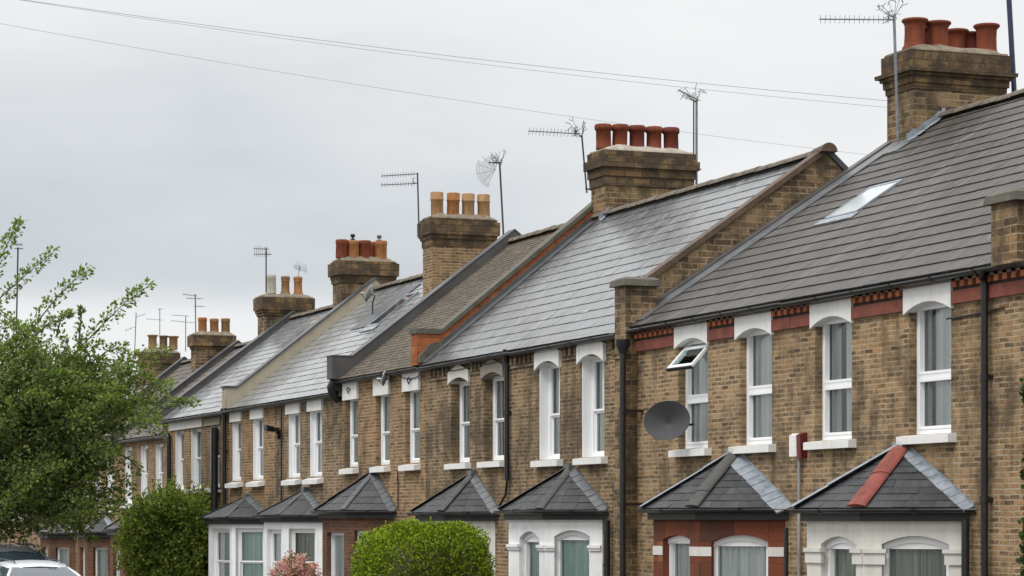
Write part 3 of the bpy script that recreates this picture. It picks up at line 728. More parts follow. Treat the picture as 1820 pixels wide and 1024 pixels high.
FAR = [('brick house with brown roof half hidden by the tree branches', 68.8, 74.3, 4.82, 19.8, 7.5, 'dull_tile', [69.3, 71.1, 73.1], 12),
       ('brick house glimpsed through the leaves with low slate bay roofs', 74.3, 80.0, 4.7, 19.6, 7.35, 'dull_tile', [75.5, 77.3, 79.1], 13),
       ('farther brick house mostly behind the tree crown', 80.0, 86.0, 4.55, 19.5, 7.15, 'grey_slate', [81.2, 83.0, 84.9], 14),
       ('farthest brick house behind the tree and the parked vehicles', 86.0, 92.0, 4.45, 19.5, 7.0, 'dull_tile', [87.2, 89.0, 90.9], 15),
       ('last visible brick house at the left edge behind the grey car', 92.0, 104.0, 4.35, 19.5, 6.9, 'dull_tile', [93.5, 96.0, 98.5, 101.0], 16)]
farH = []
for (lab, y0, y1, ze, xr, zr, rm, cs, sd) in FAR:
    zs, zt = ze - 1.95, ze - 0.32
    hh, FF = house(lab, y0, y1, ze, xr, zr, rm, 'orange_stock_brick', [dict(c=c, w=0.9, zs=zs, zt=zt, rv=0.12) for c in cs], 0.26, 0.3, 0.016, seed=sd)
    for c in cs:
        win = sash_window(hh, FF, c - y0, 0.9, zs, zt, 0.12, 'sash', 'curtain_white', None, lining=True)
        sill(win, FF, c - y0 - 0.6, c - y0 + 0.6, zs, 0.12, 0.12, 0.12)
    farH.append((hh, FF))
hK, hL, hM, hN, hO = [a for a, b in farH]

# --- piers, verges and raised party walls ----------------------------------
def pier(h, y0, y1, x0, x1, ztop, zb, name='party_pier'):
    m = MB(); m.box(x0, x1, y0, y1, zb, ztop)
    if zb < 0: m.box(x0 - 0.05, x1 - 0.1, y0 - 0.04, y1 + 0.04, 5.0, 5.08); m.box(x0 - 0.03, x1 - 0.1, y0 - 0.02, y1 + 0.02, 4.93, 5.0)
    p = obj(name, m, 'sooty_brick', h)
    c = MB(); c.hexa([(x0 - .07, y0 - .07, ztop), (x1 + .07, y0 - .07, ztop), (x1 + .07, y1 + .07, ztop), (x0 - .07, y1 + .07, ztop),
                      (x0 - .05, y0 - .05, ztop + .1), (x1 + .05, y0 - .05, ztop + .1), (x1 + .05, y1 + .05, ztop + .1), (x0 - .05, y1 + .05, ztop + .1)])
    c.hexa([(x0 - .05, y0 - .05, ztop + .1), (x1 + .05, y0 - .05, ztop + .1), (x1 + .05, y1 + .05, ztop + .1), (x0 - .05, y1 + .05, ztop + .1),
            (x0 + .02, y0 + .02, ztop + .14), (x1, y0 + .02, ztop + .14), (x1, y1 - .02, ztop + .14), (x0 + .02, y1 - .02, ztop + .14)])
    obj('coping', c, 'stone_coping', p)
pier(hA, 25.66, 26.22, 16.06, 16.75, 6.08, 5.37)
pier(hB, 37.0, 37.43, 16.1, 16.62, 6.06, -0.2)
ROOF = {}
def verge(h, name, mat, y0, y1, xa, za, xb, zb, h0, h1):
    m = MB(); slope_bar(m, y0, y1, xa, za, xb, zb, h0, h1); return obj(name, m, mat, h)
z1 = lambda x: 5.5 + SL1 * (x - XF)
verge(hB, 'verge', 'felt', 37.2, 37.44, 16.5, z1(16.5), 21.5, 8.9, -0.2, 0.06)
verge(hB, 'lead_strip', 'lead', 36.78, 37.2, 16.3, z1(16.3), 21.45, 8.87, 0.012, 0.032)
s2 = (ZR2 - 5.48) / (XR2 - XF); z2 = lambda x: 5.48 + s2 * (x - XF)
zg = lambda x: ZR2 + 0.02 - 0.70 * (XR2 - x)
xq = XR2 + 2.6; zq = ZR2 - 0.86 * 2.6
m = MB(); m.prism([(16.45, 37.46, 5.3), (xq, 37.46, 5.3), (xq, 37.46, zq), (XR2, 37.46, ZR2 + .01), (16.45, 37.46, zg(16.45))], (0, .2, 0)); gw = obj('gable_wall', m, 'sooty_brick', hC)
m = MB(); slope_bar(m, 37.42, 37.69, 16.45, zg(16.45), XR2 + .03, zg(XR2 + .03), 0.0, 0.085); obj('verge', m, 'verge_tile', gw)
m = MB(); slope_bar(m, 37.42, 37.69, xq, zq, XR2, ZR2 + .02, -0.085, 0.0); obj('verge', m, 'dark_lead', gw)
half_tiles('ridge_end_tile', hC, 'verge_tile', (XR2, 37.33, ZR2 + 0.03), (XR2, 37.75, ZR2 + 0.0), 0.14, 0.5, 3, squash=1.0)
# orange-sided party wall between the shiny slates and the plain tiles
def party_wall(h, y0, y1, xa, fz, xr, zr, hgt, side, cop, cop_h=0.09, block=0.55, end_mat=None, cop_ov=0.03):
    """raised wall following the slope, with a level kneeler block at the eaves"""
    e = Vector((xr - xa, 0, zr - fz(xa))).normalized(); nx, nzv = -e.z, e.x
    top = lambda x: fz(x) + hgt / nzv
    xk = xa + block
    zk = top(xk) + 0.02
    xb2 = xr + (xr - XF) * 0.9; zb2 = zr - (zr - fz(XF)) * 0.9
    poly = [(xa, y0, fz(XF) - 0.09), (XF, y0, fz(XF) - 0.12), (XF + .02, y0, fz(XF) - 0.45), (xr, y0, zr - 0.6), (xb2, y0, zb2 - 0.5), (xb2, y0, zb2 + hgt / nzv), (xr, y0, top(xr)), (xk, y0, zk), (xa, y0, zk)]
    m = MB(); m.prism(poly, (0, y1 - y0, 0)); p = obj('party_wall', m, side, h)
    c = MB(); o = cop_ov
    c.box(xa - o, xk, y0 - o, y1 + o, zk + 0.002, zk + cop_h)
    c.hexa([(xk, y0 - o, zk + .002), (xr, y0 - o, top(xr) + .002), (xr, y1 + o, top(xr) + .002), (xk, y1 + o, zk + .002),
            (xk, y0 - o, zk + cop_h), (xr, y0 - o, top(xr) + cop_h), (xr, y1 + o, top(xr) + cop_h), (xk, y1 + o, zk + cop_h)])
    c.hexa([(xr, y0 - o, top(xr) + .002), (xb2, y0 - o, zb2 + hgt / nzv + .002), (xb2, y1 + o, zb2 + hgt / nzv + .002), (xr, y1 + o, top(xr) + .002),
            (xr, y0 - o, top(xr) + cop_h), (xb2, y0 - o, zb2 + hgt / nzv + cop_h), (xb2, y1 + o, zb2 + hgt / nzv + cop_h), (xr, y1 + o, top(xr) + cop_h)])
    obj('coping', c, cop, p)
    return p
pw = party_wall(hE, 47.1, 47.42, 16.12, z2, 20.05, 8.46, 0.18, 'orange_brick', 'stone_coping', 0.1, 0.5)
m = MB(); slope_bar(m, 46.72, 47.1, 16.2, z2(16.2), 19.7, z2(19.7), 0.012, 0.04); obj('lead_strip', m, 'dark_lead', hD)
m = MB(); slope_bar(m, 47.02, 47.1, 16.4, z2(16.4), 19.8, z2(19.8), 0.0, 0.1); obj('lead_flashing', m, 'felt', hD)
m = MB(); m.prism([(16.14, 46.98, 5.42), (16.55, 46.98, 5.62), (16.62, 46.98, 5.86), (16.36, 46.98, 5.8), (16.14, 46.98, 5.55)], (0, 0.11, 0)); obj('mortar_fillet', m, 'stone_coping', hD)
z3 = lambda x: 5.48 + (8.42 - 5.48) / (20.1 - XF) * (x - XF)
party_wall(hE, 52.32, 52.7, 16.02, z3, 20.15, 8.46, 0.18, 'felt', 'dark_lead', 0.03, 0.45, cop_ov=0.012)
z4 = lambda x: 5.23 + (ZR4 - 5.23) / (XR4 - XF) * (x - XF)
party_wall(hI, 61.45, 61.78, 16.1, z4, 19.95, 8.12, 0.24, 'cream_render', 'dark_lead', 0.05, 0.3, cop_ov=0.03)
z5 = lambda x: 5.2 + (7.95 - 5.2) / (19.9 - XF) * (x - XF)
party_wall(hJ, 68.6, 68.95, 16.05, z5, 19.9, 7.95, 0.14, 'felt', 'dark_lead', 0.04, 0.3)
z6 = lambda x: 4.82 + (7.5 - 4.82) / (19.8 - XF) * (x - XF)
party_wall(hK, 74.1, 74.45, 16.05, z6, 19.8, 7.5, 0.14, 'felt', 'dark_lead', 0.04, 0.3)
z7 = lambda x: 4.7 + (7.35 - 4.7) / (19.6 - XF) * (x - XF)
party_wall(hL, 79.85, 80.2, 16.05, z7, 19.6, 7.35, 0.14, 'felt', 'dark_lead', 0.04, 0.3)
z8 = lambda x: 4.55 + (7.15 - 4.55) / (19.5 - XF) * (x - XF)
party_wall(hM, 85.85, 86.2, 16.05, z8, 19.5, 7.15, 0.14, 'stone_coping', 'dark_lead', 0.04, 0.3)

# --- chimneys ---------------------------------------------------------------
def rowpots(pxs, y, zb, prof, r, h, mats, nm='chimney_pot'):
    return [(x_at(px, y), y, zb, prof(r * k, h * hk), mt, nm) for (px, k, hk), mt in zip(pxs, mats)]
ST1 = [(0.62, 0.52, 0.02), (0.52, 0.40, 0.05), (0.405, 0.345, 0.09), (0.35, 0.29, 0.15), (0.292, 0.0, 0.07)]
pots1 = rowpots([(1625, 1, 1), (1667, 1, .97), (1753, 1, 1)], 36.78, 9.99, pot_flare, .168, .52, ['terracotta'] * 3) + \
        rowpots([(1648, .9, .95), (1699, .95, .95), (1724, .8, .9)], 37.14, 9.99, pot_flare, .17, .5, ['red_terracotta', 'terracotta', 'red_terracotta'])
c1 = chimney(hB, 20.92, 22.62, 36.5, 37.36, 7.6, 9.96, ST1, pots1)
ST2 = [(0.68, 0.5, 0.03), (0.5, 0.33, 0.06), (0.33, 0.16, 0.12), (0.16, 0.0, 0.06)]
c2 = chimney(hD, 19.78, 21.62, 46.42, 47.16, 7.4, 9.62, ST2,
             rowpots([(1073, 1, .98), (1101, 1, 1), (1132, 1, 1), (1162, 1, 1), (1193, 1, 1)], 46.78, 9.68, pot_roll, .152, .5, ['terracotta', 'terracotta', 'red_terracotta', 'terracotta', 'red_terracotta']), flaunch='pale_mortar')
c3 = chimney(hG, 18.95, 20.4, 54.25, 54.95, 6.6, 9.12, [(0.62, 0.46, 0.02), (0.46, 0.36, 0.05), (0.36, 0.06, 0.1), (0.06, 0.0, 0.05)],
             rowpots([(777, 1, 1.0), (805, 1, 1.0), (832, 1, 1.0), (860, 1, 1.0)], 54.6, 9.2, pot_band, .14, .53, ['buff_clay', 'orange_clay', 'buff_clay', 'buff_clay']), brick='orange_stock_brick')
c4 = chimney(hI, 19.2, 20.6, 61.95, 62.65, 6.6, 8.9, [(0.55, 0.44, 0.03), (0.44, 0.36, 0.05), (0.36, 0.04, 0.1), (0.04, 0.0, 0.05)],
             rowpots([(607, 1, 1), (628, 1, .98), (648, 1, 1), (677, 1, 1.02)], 62.15, 8.98, pot_plain, .15, .46, ['terracotta', 'orange_clay', 'terracotta', 'orange_clay']) +
             rowpots([(666, .9, 1)], 62.5, 9.0, pot_plain, .137, .45, ['terracotta']), fl_h=0.13)
c5 = chimney(hK, 19.17, 20.5, 69.0, 69.65, 6.2, 8.55, [(0.5, 0.42, 0.03), (0.42, 0.34, 0.06), (0.34, 0.0, 0.1)],
             rowpots([(482, 1.05, 1.0)], 69.3, 8.68, pot_plain, .135, .52, ['cream_clay']) + rowpots([(507, 1, 1.0), (530, 1, 1.0)], 69.3, 8.62, pot_step, .115, .55, ['buff_dark_clay', 'orange_clay']))
c6 = chimney(hL, 18.75, 19.87, 75.0, 75.6, 5.8, 7.9, [(0.4, 0.32, 0.03), (0.32, 0.0, 0.09)],
             rowpots([(360, 1, 1), (381, 1, .95), (401, 1, .98)], 75.3, 7.98, pot_plain, .13, .46, ['orange_clay', 'orange_clay', 'buff_dark_clay']))
c7 = chimney(hM, 18.72, 19.9, 81.8, 82.4, 5.4, 7.8, [(0.35, 0.25, 0.06), (0.25, 0.0, 0.03)],
             rowpots([(271, 1, 1), (291, .85, .97), (308, 1, .95)], 82.1, 7.92, pot_flat, .14, .46, ['buff_clay', 'buff_dark_clay', 'buff_clay']))
# metal cowls on two of the pots of the fourth chimney
for px in (627, 674):
    x = x_at(px, 62.5); m = MB()
    m.lathe((x, 62.5, 9.36), [(.03, 0), (.03, .13), (.07, .14), (.07, .155), (.025, .165), (.025, .19), (.06, .2), (.06, .27)], 12)
    obj('cowl', m, 'steel' if px == 674 else 'dark_steel', c4)
# lead skirts where the near chimneys meet the roofs
def skirt(c, x0, x1, y, fz, seed, mat='pale_lead'):
    rnd = random.Random(seed); m = MB(); k = 16; prev = None
    for i in range(k + 1):
        x = x0 + (x1 - x0) * i / k
        o = (0.07 + 0.07 * rnd.random()) * (1.4 if i < 6 else 1.0); u = 0.07 + 0.05 * rnd.random()
        cur = ((x, y - o, fz(x) + 0.045 + 0.015 * rnd.random()), (x, y - 0.015, fz(x) + 0.07), (x, y - 0.012, fz(x) + 0.07 + u))
        if prev:
            m.quad(prev[0], cur[0], cur[1], prev[1]); m.quad(prev[1], cur[1], cur[2], prev[2])
        prev = cur
    obj('lead_skirt', m, mat, c)
skirt(c1, 20.78, 21.5, 36.5, z1, 1); skirt(c2, 19.62, XR2, 46.42, z2, 2)
# lead sheet in front of the first chimney
m = MB(); slope_bar(m, 36.35, 37.2, 20.55, z1(20.55), 20.93, z1(20.93), 0.02, 0.036); obj('lead_apron', m, 'lead', c1)

# --- roof windows -----------------------------------------------------------
def rooflight(h, xa, xb, y0, y1, fz, label=None, frame='lead', glass='pane'):
    m = MB()
    for (a, b, c, d) in ((xa, xb, y0, y0 + .05), (xa, xb, y1 - .05, y1), (xa, xa + .05, y0 + .05, y1 - .05), (xb - .04, xb, y0 + .05, y1 - .05)):
        slope_bar(m, c, d, a, fz(a), b, fz(b), 0.0, 0.045)
    slope_bar(m, y0 - 0.1, y1 + 0.1, xa - .14, fz(xa - .14), xa, fz(xa), 0.02, 0.035)
    s = obj('roof_window', m, frame, h)
    g = MB(); slope_bar(g, y0 + .05, y1 - .05, xa + .05, fz(xa + .05), xb - .04, fz(xb - .04), 0.02, 0.038); obj('roof_glass', g, 'skylight_glass' if glass == 'pane' else 'car_glass', s)
    return s
m_, nt_ = new_mat('skylight_glass')
out(nt_, principled(nt_, (0.36, 0.39, 0.41), 0.16, None, 0.7))
rooflight(hB, 18.5, 19.3, 33.95, 34.95, z1, frame='pale_lead')
rooflight(hG, 18.35, 19.35, 56.35, 57.2, z4, frame='pale_lead', glass='dark_glass')
m = MB(); slope_bar(m, 57.25, 58.6, 18.4, z4(18.4), 19.7, z4(19.7), 0.012, 0.03); obj('lead_sheet', m, 'dark_lead', hI)

# --- bay windows --------------------------------------------------------------
def line_x(q, t, x): k = (x - q.x) / t.x; return q + t * k
def bay(h, y0h, ya, yb, d, c, ze, ay, az, wallmat, near, front, bandmat=None, band=None, hip='hip_tile_dark', hip_r=0.085, far='lead', flash='pale_lead', slate='bay_slate', seed=1, gauge=0.2, curt=('curtain_grey', 'curtain_grey'), kinds=('plain', 'plain'), o=0.15, fw=0.06, cornice=None, label=None, sw=0.32, hip_seg=0.4, flw=0.15):
    g = gz((ya + yb) / 2)
    P = [Vector((XF, ya, 0)), Vector((XF - d, ya + c, 0)), Vector((XF - d, yb - c, 0)), Vector((XF, yb, 0))]
    ns = [Vector((-c, -d, 0)).normalized(), Vector((-1, 0, 0)), Vector((-c, d, 0)).normalized()]
    Fs = [Frame(P[i], P[i + 1] - P[i], ns[i]) for i in range(3)]
    Ws = [(P[i + 1] - P[i]).length for i in range(3)]
    w = MB(); zt = ze - 0.08
    ops = [[near] if near else [], [front] if front else [], [(near[0], near[1], *near[2:])] if near else []]
    for i in range(3):
        wall_face(w, Fs[i], Ws[i], g - 0.2, zt, [(a, b, g + 0.75, zz, rise, 0.12) for (a, b, zz, rise) in ops[i]])
    b = obj('bay_window', w, wallmat, h)
    if label: b['label'] = label
    for i in range(3):
        for (a, e, zz, rise) in ops[i]:
            win = sash_window(h, Fs[i], (a + e) / 2, e - a, g + 0.75, zz, 0.12, kinds[i % 2], curt[i % 2], None, fw=fw, rise=rise, name='window')
            if rise:
                m = MB(); arc_band(m, Fs[i], a + .002, e - .002, zz - rise - fw * 1.2, rise * 0.9, zz - .004, rise, -.118, -.08, 12)
                obj('arched_head', m, 'upvc', win)
    if band:
        for i in range(2):
            for (a, e, zz, rise) in ops[i]:
                for (p, q) in ((0.0 if i else 0.02, a), (e, Ws[i])):
                    m = MB()
                    for (zb, zc, pr, ext) in band:
                        if q - p > 0.03: fbox(m, Fs[i], p + (0 if p < 0.05 else -ext), q + (ext if q < Ws[i] - .05 else 0.0), -0.01, pr, zb, zc)
                    if m.v: obj('string_course', m, bandmat, b)
    if cornice:
        m = MB()
        for i in range(3): fbox(m, Fs[i], -0.02 if i != 1 else -0.03, Ws[i] + (0.03 if i == 1 else 0.0), -0.02, 0.045, zt - cornice, zt)
        obj('cornice', m, wallmat, b)
    # eaves line
    def off(k):
        t = P[1] - P[0]; q = P[0] + ns[0] * k; e0 = line_x(q, t, XF); e1 = line_x(q, t, XF - d - k)
        t2 = P[2] - P[3]; q2_ = P[3] + ns[2] * k; e3 = line_x(q2_, t2, XF); e2 = line_x(q2_, t2, XF - d - k)
        return [Vector((v.x, v.y, 0)) for v in (e0, e1, e2, e3)]
    E = [v + Vector((0, 0, ze)) for v in off(o)]; A = Vector((XF - 0.01, ay, az))
    for i, (p, q) in enumerate(((0, 1), (1, 2), (2, 3))):
        run = (E[q] - E[p]); Wd = run.length; ru = run.normalized(); rel = A - E[p]; s = rel.dot(ru); upv = rel - ru * s; L = upv.length
        slates('bay_roof', b, slate, E[p], ru, upv, Wd, L, gauge, sw, 0.011, (lambda f, s=s, Wd=Wd: (s * f, Wd + (s - Wd) * f)), 1.0, seed + i)
    zl = Vector((0, 0, 0.035))
    half_tiles('hip_tiles', b, hip, E[1] + zl * 0.6, A + zl * 0.3, hip_r, hip_seg, seed, squash=0.3)
    half_tiles('hip_tiles', b, far, E[2] + zl * 0.6, A + zl * 0.3, hip_r * 0.85, 0.5, seed + 4, squash=0.35)
    # stepped lead where the near slope meets the wall
    e = A - E[0]; L = e.length; e.normalize(); nrm = (E[1] - E[0]).cross(A - E[0]).normalized(); nrm = nrm if nrm.z > 0 else -nrm
    inn = nrm.cross(e); inn = inn if inn.dot(E[1] - E[0]) > 0 else -inn
    m = MB(); k = max(4, int(L / 0.17)); rnd = random.Random(seed)
    for i in range(k):
        a, bq = E[0] + e * (L * i / k), E[0] + e * (L * (i + 1) / k + 0.012); wv = flw * (0.95 + 0.08 * rnd.random()); hh = 0.014 + 0.006 * rnd.random()
        if L * (i + 1) / k > L - 0.1: wv *= 0.5
        m.hexa([a, bq, bq + inn * wv, a + inn * wv, a + nrm * (hh + .01), bq + nrm * (hh + .003), bq + inn * wv + nrm * (hh + .002), a + inn * wv + nrm * (hh + .008)])
    hx = Vector((-.012, 0, 0)); up_ = Vector((0, 0, .055)); m.prism([E[0] - up_ + hx, A - up_ + hx, A + up_ + hx, E[0] + up_ + hx], (.01, 0, 0))
    obj('lead_flashing', m, flash, b)
    m = MB(); m.box(XF - 0.12, XF - 0.006, ay - 0.12, ay + 0.12, az - 0.06, az + 0.03); obj('apex_saddle', m, flash, b)
    G = off(o + 0.03)
    gutter_run(b, [v + Vector((0, 0, ze - 0.01)) for v in G], r=0.055)
    I = off(o - 0.07); I2 = off(o - 0.09); m = MB()
    for p in range(3):
        m.hexa([I2[p] + Vector((0, 0, ze - .16)), I2[p + 1] + Vector((0, 0, ze - .16)), I[p + 1] + Vector((0, 0, ze - .16)), I[p] + Vector((0, 0, ze - .16)),
                I2[p] + Vector((0, 0, ze - .01)), I2[p + 1] + Vector((0, 0, ze - .01)), I[p + 1] + Vector((0, 0, ze - .01)), I[p] + Vector((0, 0, ze - .01))])
    m.poly([v + Vector((0, 0, ze - .12)) for v in I2]); obj('fascia', m, 'black_board', b)
    return b
CAPB = [(1.86, 2.0, 0.03, 0.05), (2.0, 2.05, 0.055, 0.07)]
bay(hA, 0, 27.2, 30.5, .89, .9, 2.55, 28.65, 3.36, 'cream_paint', (.2, 1.04, 2.21, .1), (.2, 1.12, 2.2, .1), 'cream_paint', CAPB, hip='hip_tile_red', hip_r=0.13, far='pale_lead', seed=21, curt=('curtain_drab', 'curtain_drab'), hip_seg=0.9, cornice=0.09, gauge=0.15, sw=0.5,
    label='cream painted bay with a red clay hip tile on its roof')
bay(hB, 0, 31.95, 35.3, .89, .9, 2.57, 33.45, 3.4, 'red_brick', (.25, 1.08, 2.2, .1), (.3, 1.22, 2.19, .06), 'cream_paint', [(1.9, 2.03, 0.012, 0.0)], hip='hip_tile_dark', hip_r=0.11, far='pale_lead', seed=25, curt=('curtain_white', 'curtain_white'), gauge=0.17, sw=0.4, flw=0.24,
    label='red brick bay with pale stone bands')
bay(hC, 0, 38.4, 41.6, .68, .75, 2.57, 39.65, 3.3, 'white_render', (.22, .86, 2.24, .1), (.3, 1.2, 2.22, .12), 'white_render', [(1.95, 2.0, .05, .03), (1.91, 1.95, .03, .02)], seed=31, curt=('curtain_green', 'curtain_green'), gauge=0.19, sw=0.3, cornice=0.1, flash='lead', far='hip_tile_dark',
    label='white rendered bay with arched windows')
bay(hD, 0, 43.3, 46.3, .65, .75, 2.55, 44.35, 3.28, 'cream_paint', (.22, .8, 2.1, .06), (.25, 1.2, 2.1, .06), seed=35, gauge=0.17, sw=0.26, far='hip_tile_dark', flash='lead', label='white bay mostly behind the clipped hedge')
bay(hE, 0, 49.1, 52.5, .68, .8, 2.6, 50.25, 3.42, 'red_brown_brick', (.42, .9, 2.2, 0), (.3, 1.5, 2.15, 0), seed=39, gauge=0.2, sw=0.34, far='hip_tile_dark', hip='dark_lead', hip_r=.07, flash='dark_lead', label='dark red brick bay under a steep slate roof')
bay(hG, 0, 53.9, 57.1, .66, .8, 2.52, 55.1, 3.1, 'white_render', (.2, .9, 2.22, 0), (.2, 1.35, 2.2, 0), seed=43, gauge=0.6, sw=0.6, hip='felt', far='felt', slate='bay_slate', flash='lead', kinds=('sash', 'sash'), curt=('curtain_drab', 'curtain_white'), hip_r=.05, label='white bay with a dark felted roof')
bay(hI, 0, 58.3, 62.1, .66, .8, 2.47, 60.0, 3.0, 'white_render', (.14, .93, 2.22, 0), (.2, 1.9, 2.2, 0), seed=47, gauge=0.6, sw=0.6, hip='felt', far='felt', slate='bay_slate', flash='lead', kinds=('sash', 'sash'), curt=('curtain_green', 'curtain_white'), hip_r=.05, label='white bay with a grey felted roof')
bay(hJ, 0, 64.0, 67.2, .66, .8, 2.3, 65.4, 2.9, 'red_brown_brick', (.2, .9, 2.0, 0), (.2, 1.3, 2.0, 0), seed=51)
bay(hL, 0, 74.9, 77.6, .68, .7, 2.06, 76.0, 2.62, 'red_brown_brick', (.25, .75, 1.6, 0), (.3, 1.0, 1.6, 0), seed=55, gauge=.5, sw=.5, hip='felt', far='felt')
bay(hM, 0, 80.6, 83.6, .68, .7, 2.0, 82.0, 2.6, 'red_brown_brick', (.25, .75, 1.55, 0), (.3, 1.2, 1.55, 0), seed=59, gauge=.5, sw=.5, hip='felt', far='felt')
bay(hK, 0, 70.2, 73.2, .66, .7, 2.15, 71.6, 2.75, 'red_brown_brick', (.25, .75, 1.8, 0), (.3, 1.2, 1.8, 0), seed=63)

# --- downpipes, conduits ---------------------------------------------------------
downpipe(hA, y_at(1750, XF - .09), 5.2, 0.0, hopper=False, swan=(XF - .14, y_at(1750, XF - .09) - .03, 5.36), r=.045)
downpipe(hB, y_at(1107, 15.97), 5.0, 0.0, x=15.97, r=.05, hopper=True)
downpipe(hC, y_at(900, XF - .08), 5.15, 3.1, x=XF - .07, r=.045, swan=(XF - .14, y_at(900, XF - .08) - .1, 5.4))
m = MB(); yy = y_at(900, XF - .08); m.tube([(XF - .07, yy, 3.3), (XF - .06, yy + .02, 3.1), (XF - .05, yy + .12, 2.85), (XF - .1, yy + .3, 2.66)], .022, 6); obj('waste_pipe', m, 'black_plastic', hC)
downpipe(hD, y_at(891, XF - .3), 2.5, 0.0, x=XF - .08, r=.04)
downpipe(hI, y_at(399, XF - .09), 5.0, 0.0, r=.05, hopper=False, swan=(XF - .14, y_at(399, XF - .09), 5.15))
downpipe(hJ, y_at(384, XF - .12), 4.7, 2.0, x=XF - .16, r=.09)
downpipe(hK, y_at(300, XF - .09), 4.6, 2.0, r=.06, swan=(XF - .14, 69.0, 4.75))
downpipe(hA, y_at(1716, XF - .12), 2.4, 0.0, x=XF - .12, r=.05)
downpipe(hC, y_at(1079, XF - .1), 2.4, 0.0, x=XF - .1, r=.05)
m = MB(); yy = y_at(1397, 16.0); m.tube([(15.98, yy - .05, 0.2), (15.98, yy - .05, 2.3)], .03, 8); obj('downpipe', m, 'black_plastic', hB)
# black swan-neck outlet under the eaves at the plain-tiled house
m = MB(); yy = y_at(592, 16.1)
m.box(16.1, 16.3, 52.4, 52.7, 5.14, 5.4); m.tube([(16.12, yy, 5.36), (16.1, yy + .05, 5.22), (16.14, yy + .1, 5.05), (16.26, yy + .1, 4.93)], [.09, .12, .11, .08], 10); obj('gutter_outlet', m, 'black_plastic', hE)
m = MB(); yy = y_at(540, XF - .05); m.tube([(XF - .05, y_at(500, XF - .05), 2.6), (XF - .05, y_at(500, XF - .05), 5.0)], .02, 6); obj('waste_pipe', m, 'black_plastic', hG)

def slack(h, pts, r=.009):
    m = MB(); P2 = []
    for (a, b, sag) in pts:
        a, b = Vector(a), Vector(b)
        P2 += [a + (b - a) * (i / 8) - Vector((0, 0, sag * 4 * (i / 8) * (1 - i / 8))) for i in range(9)]
    m.tube(P2, r, 5); obj('slack_cable', m, 'black_plastic', h)
slack(hC, [((XF - .06, 41.9, 5.3), (XF - .06, 38.0, 5.42), .05)])
slack(hD, [((XF - .06, 46.9, 5.34), (XF - .06, 44.2, 5.24), .1), ((XF - .06, 44.2, 5.24), (XF - .06, 42.3, 5.3), .06)])
slack(hE, [((XF - .07, 52.2, 5.36), (XF - .07, 49.0, 5.4), .07), ((XF - .07, 49.0, 5.4), (XF - .07, 47.2, 5.2), .12)])
slack(hE, [((XF - .02, 48.75, 3.4), (XF - .02, 48.72, 2.6), 0)], .012)
slack(hG, [((XF - .05, 57.7, 5.1), (XF - .05, 53.0, 5.12), .06)])
slack(hA, [((XF - .02, 27.6, 4.86), (XF - .02, 26.3, 4.9), .01)], .012)
for c_, hh_ in ((47.9, hE), (51.85, hE)):
    m = MB(); m.tube([(XF - .05, c_ + .05, 5.2), (XF - .1, c_ + .02, 5.14), (XF - .1, c_ - .06, 5.06), (XF - .06, c_ - .1, 5.16)], .014, 6); obj('wire_bracket', m, 'dark_steel', hh_)
# --- open top-hung sash -------------------------------------------------------------
Fo = Frame((XF, 34.95, 0), (0, 1, 0), (-1, 0, 0))
def tilt_p(s, u, w): # u down the sash from the hinge, w proud of it
    a = math.radians(43); return Fo.p(s, -0.09 + u * math.sin(a) + w * math.cos(a), 4.97 - u * math.cos(a) + w * math.sin(a))
def tilt_box(mb, s0, s1, u0, u1, w0, w1):
    mb.hexa([tilt_p(s0, u0, w0), tilt_p(s1, u0, w0), tilt_p(s1, u1, w0), tilt_p(s0, u1, w0), tilt_p(s0, u0, w1), tilt_p(s1, u0, w1), tilt_p(s1, u1, w1), tilt_p(s0, u1, w1)])
m = MB()
for a, b, c, d in ((-.43, .43, 0, .06), (-.43, .43, .38, .44), (-.43, -.37, .06, .38), (.37, .43, .06, .38)): tilt_box(m, a, b, c, d, 0, .04)
ow = obj('open_sash', m, 'upvc', hB); ow['label'] = 'white top-hung sash propped open'
m = MB(); tilt_box(m, -.37, .37, .06, .38, .02, .034); obj('pane', m, 'pane', ow)
m = MB(); tilt_box(m, -.44, .44, .44, .462, -.01, .045); obj('weather_bar', m, 'black_board', ow)

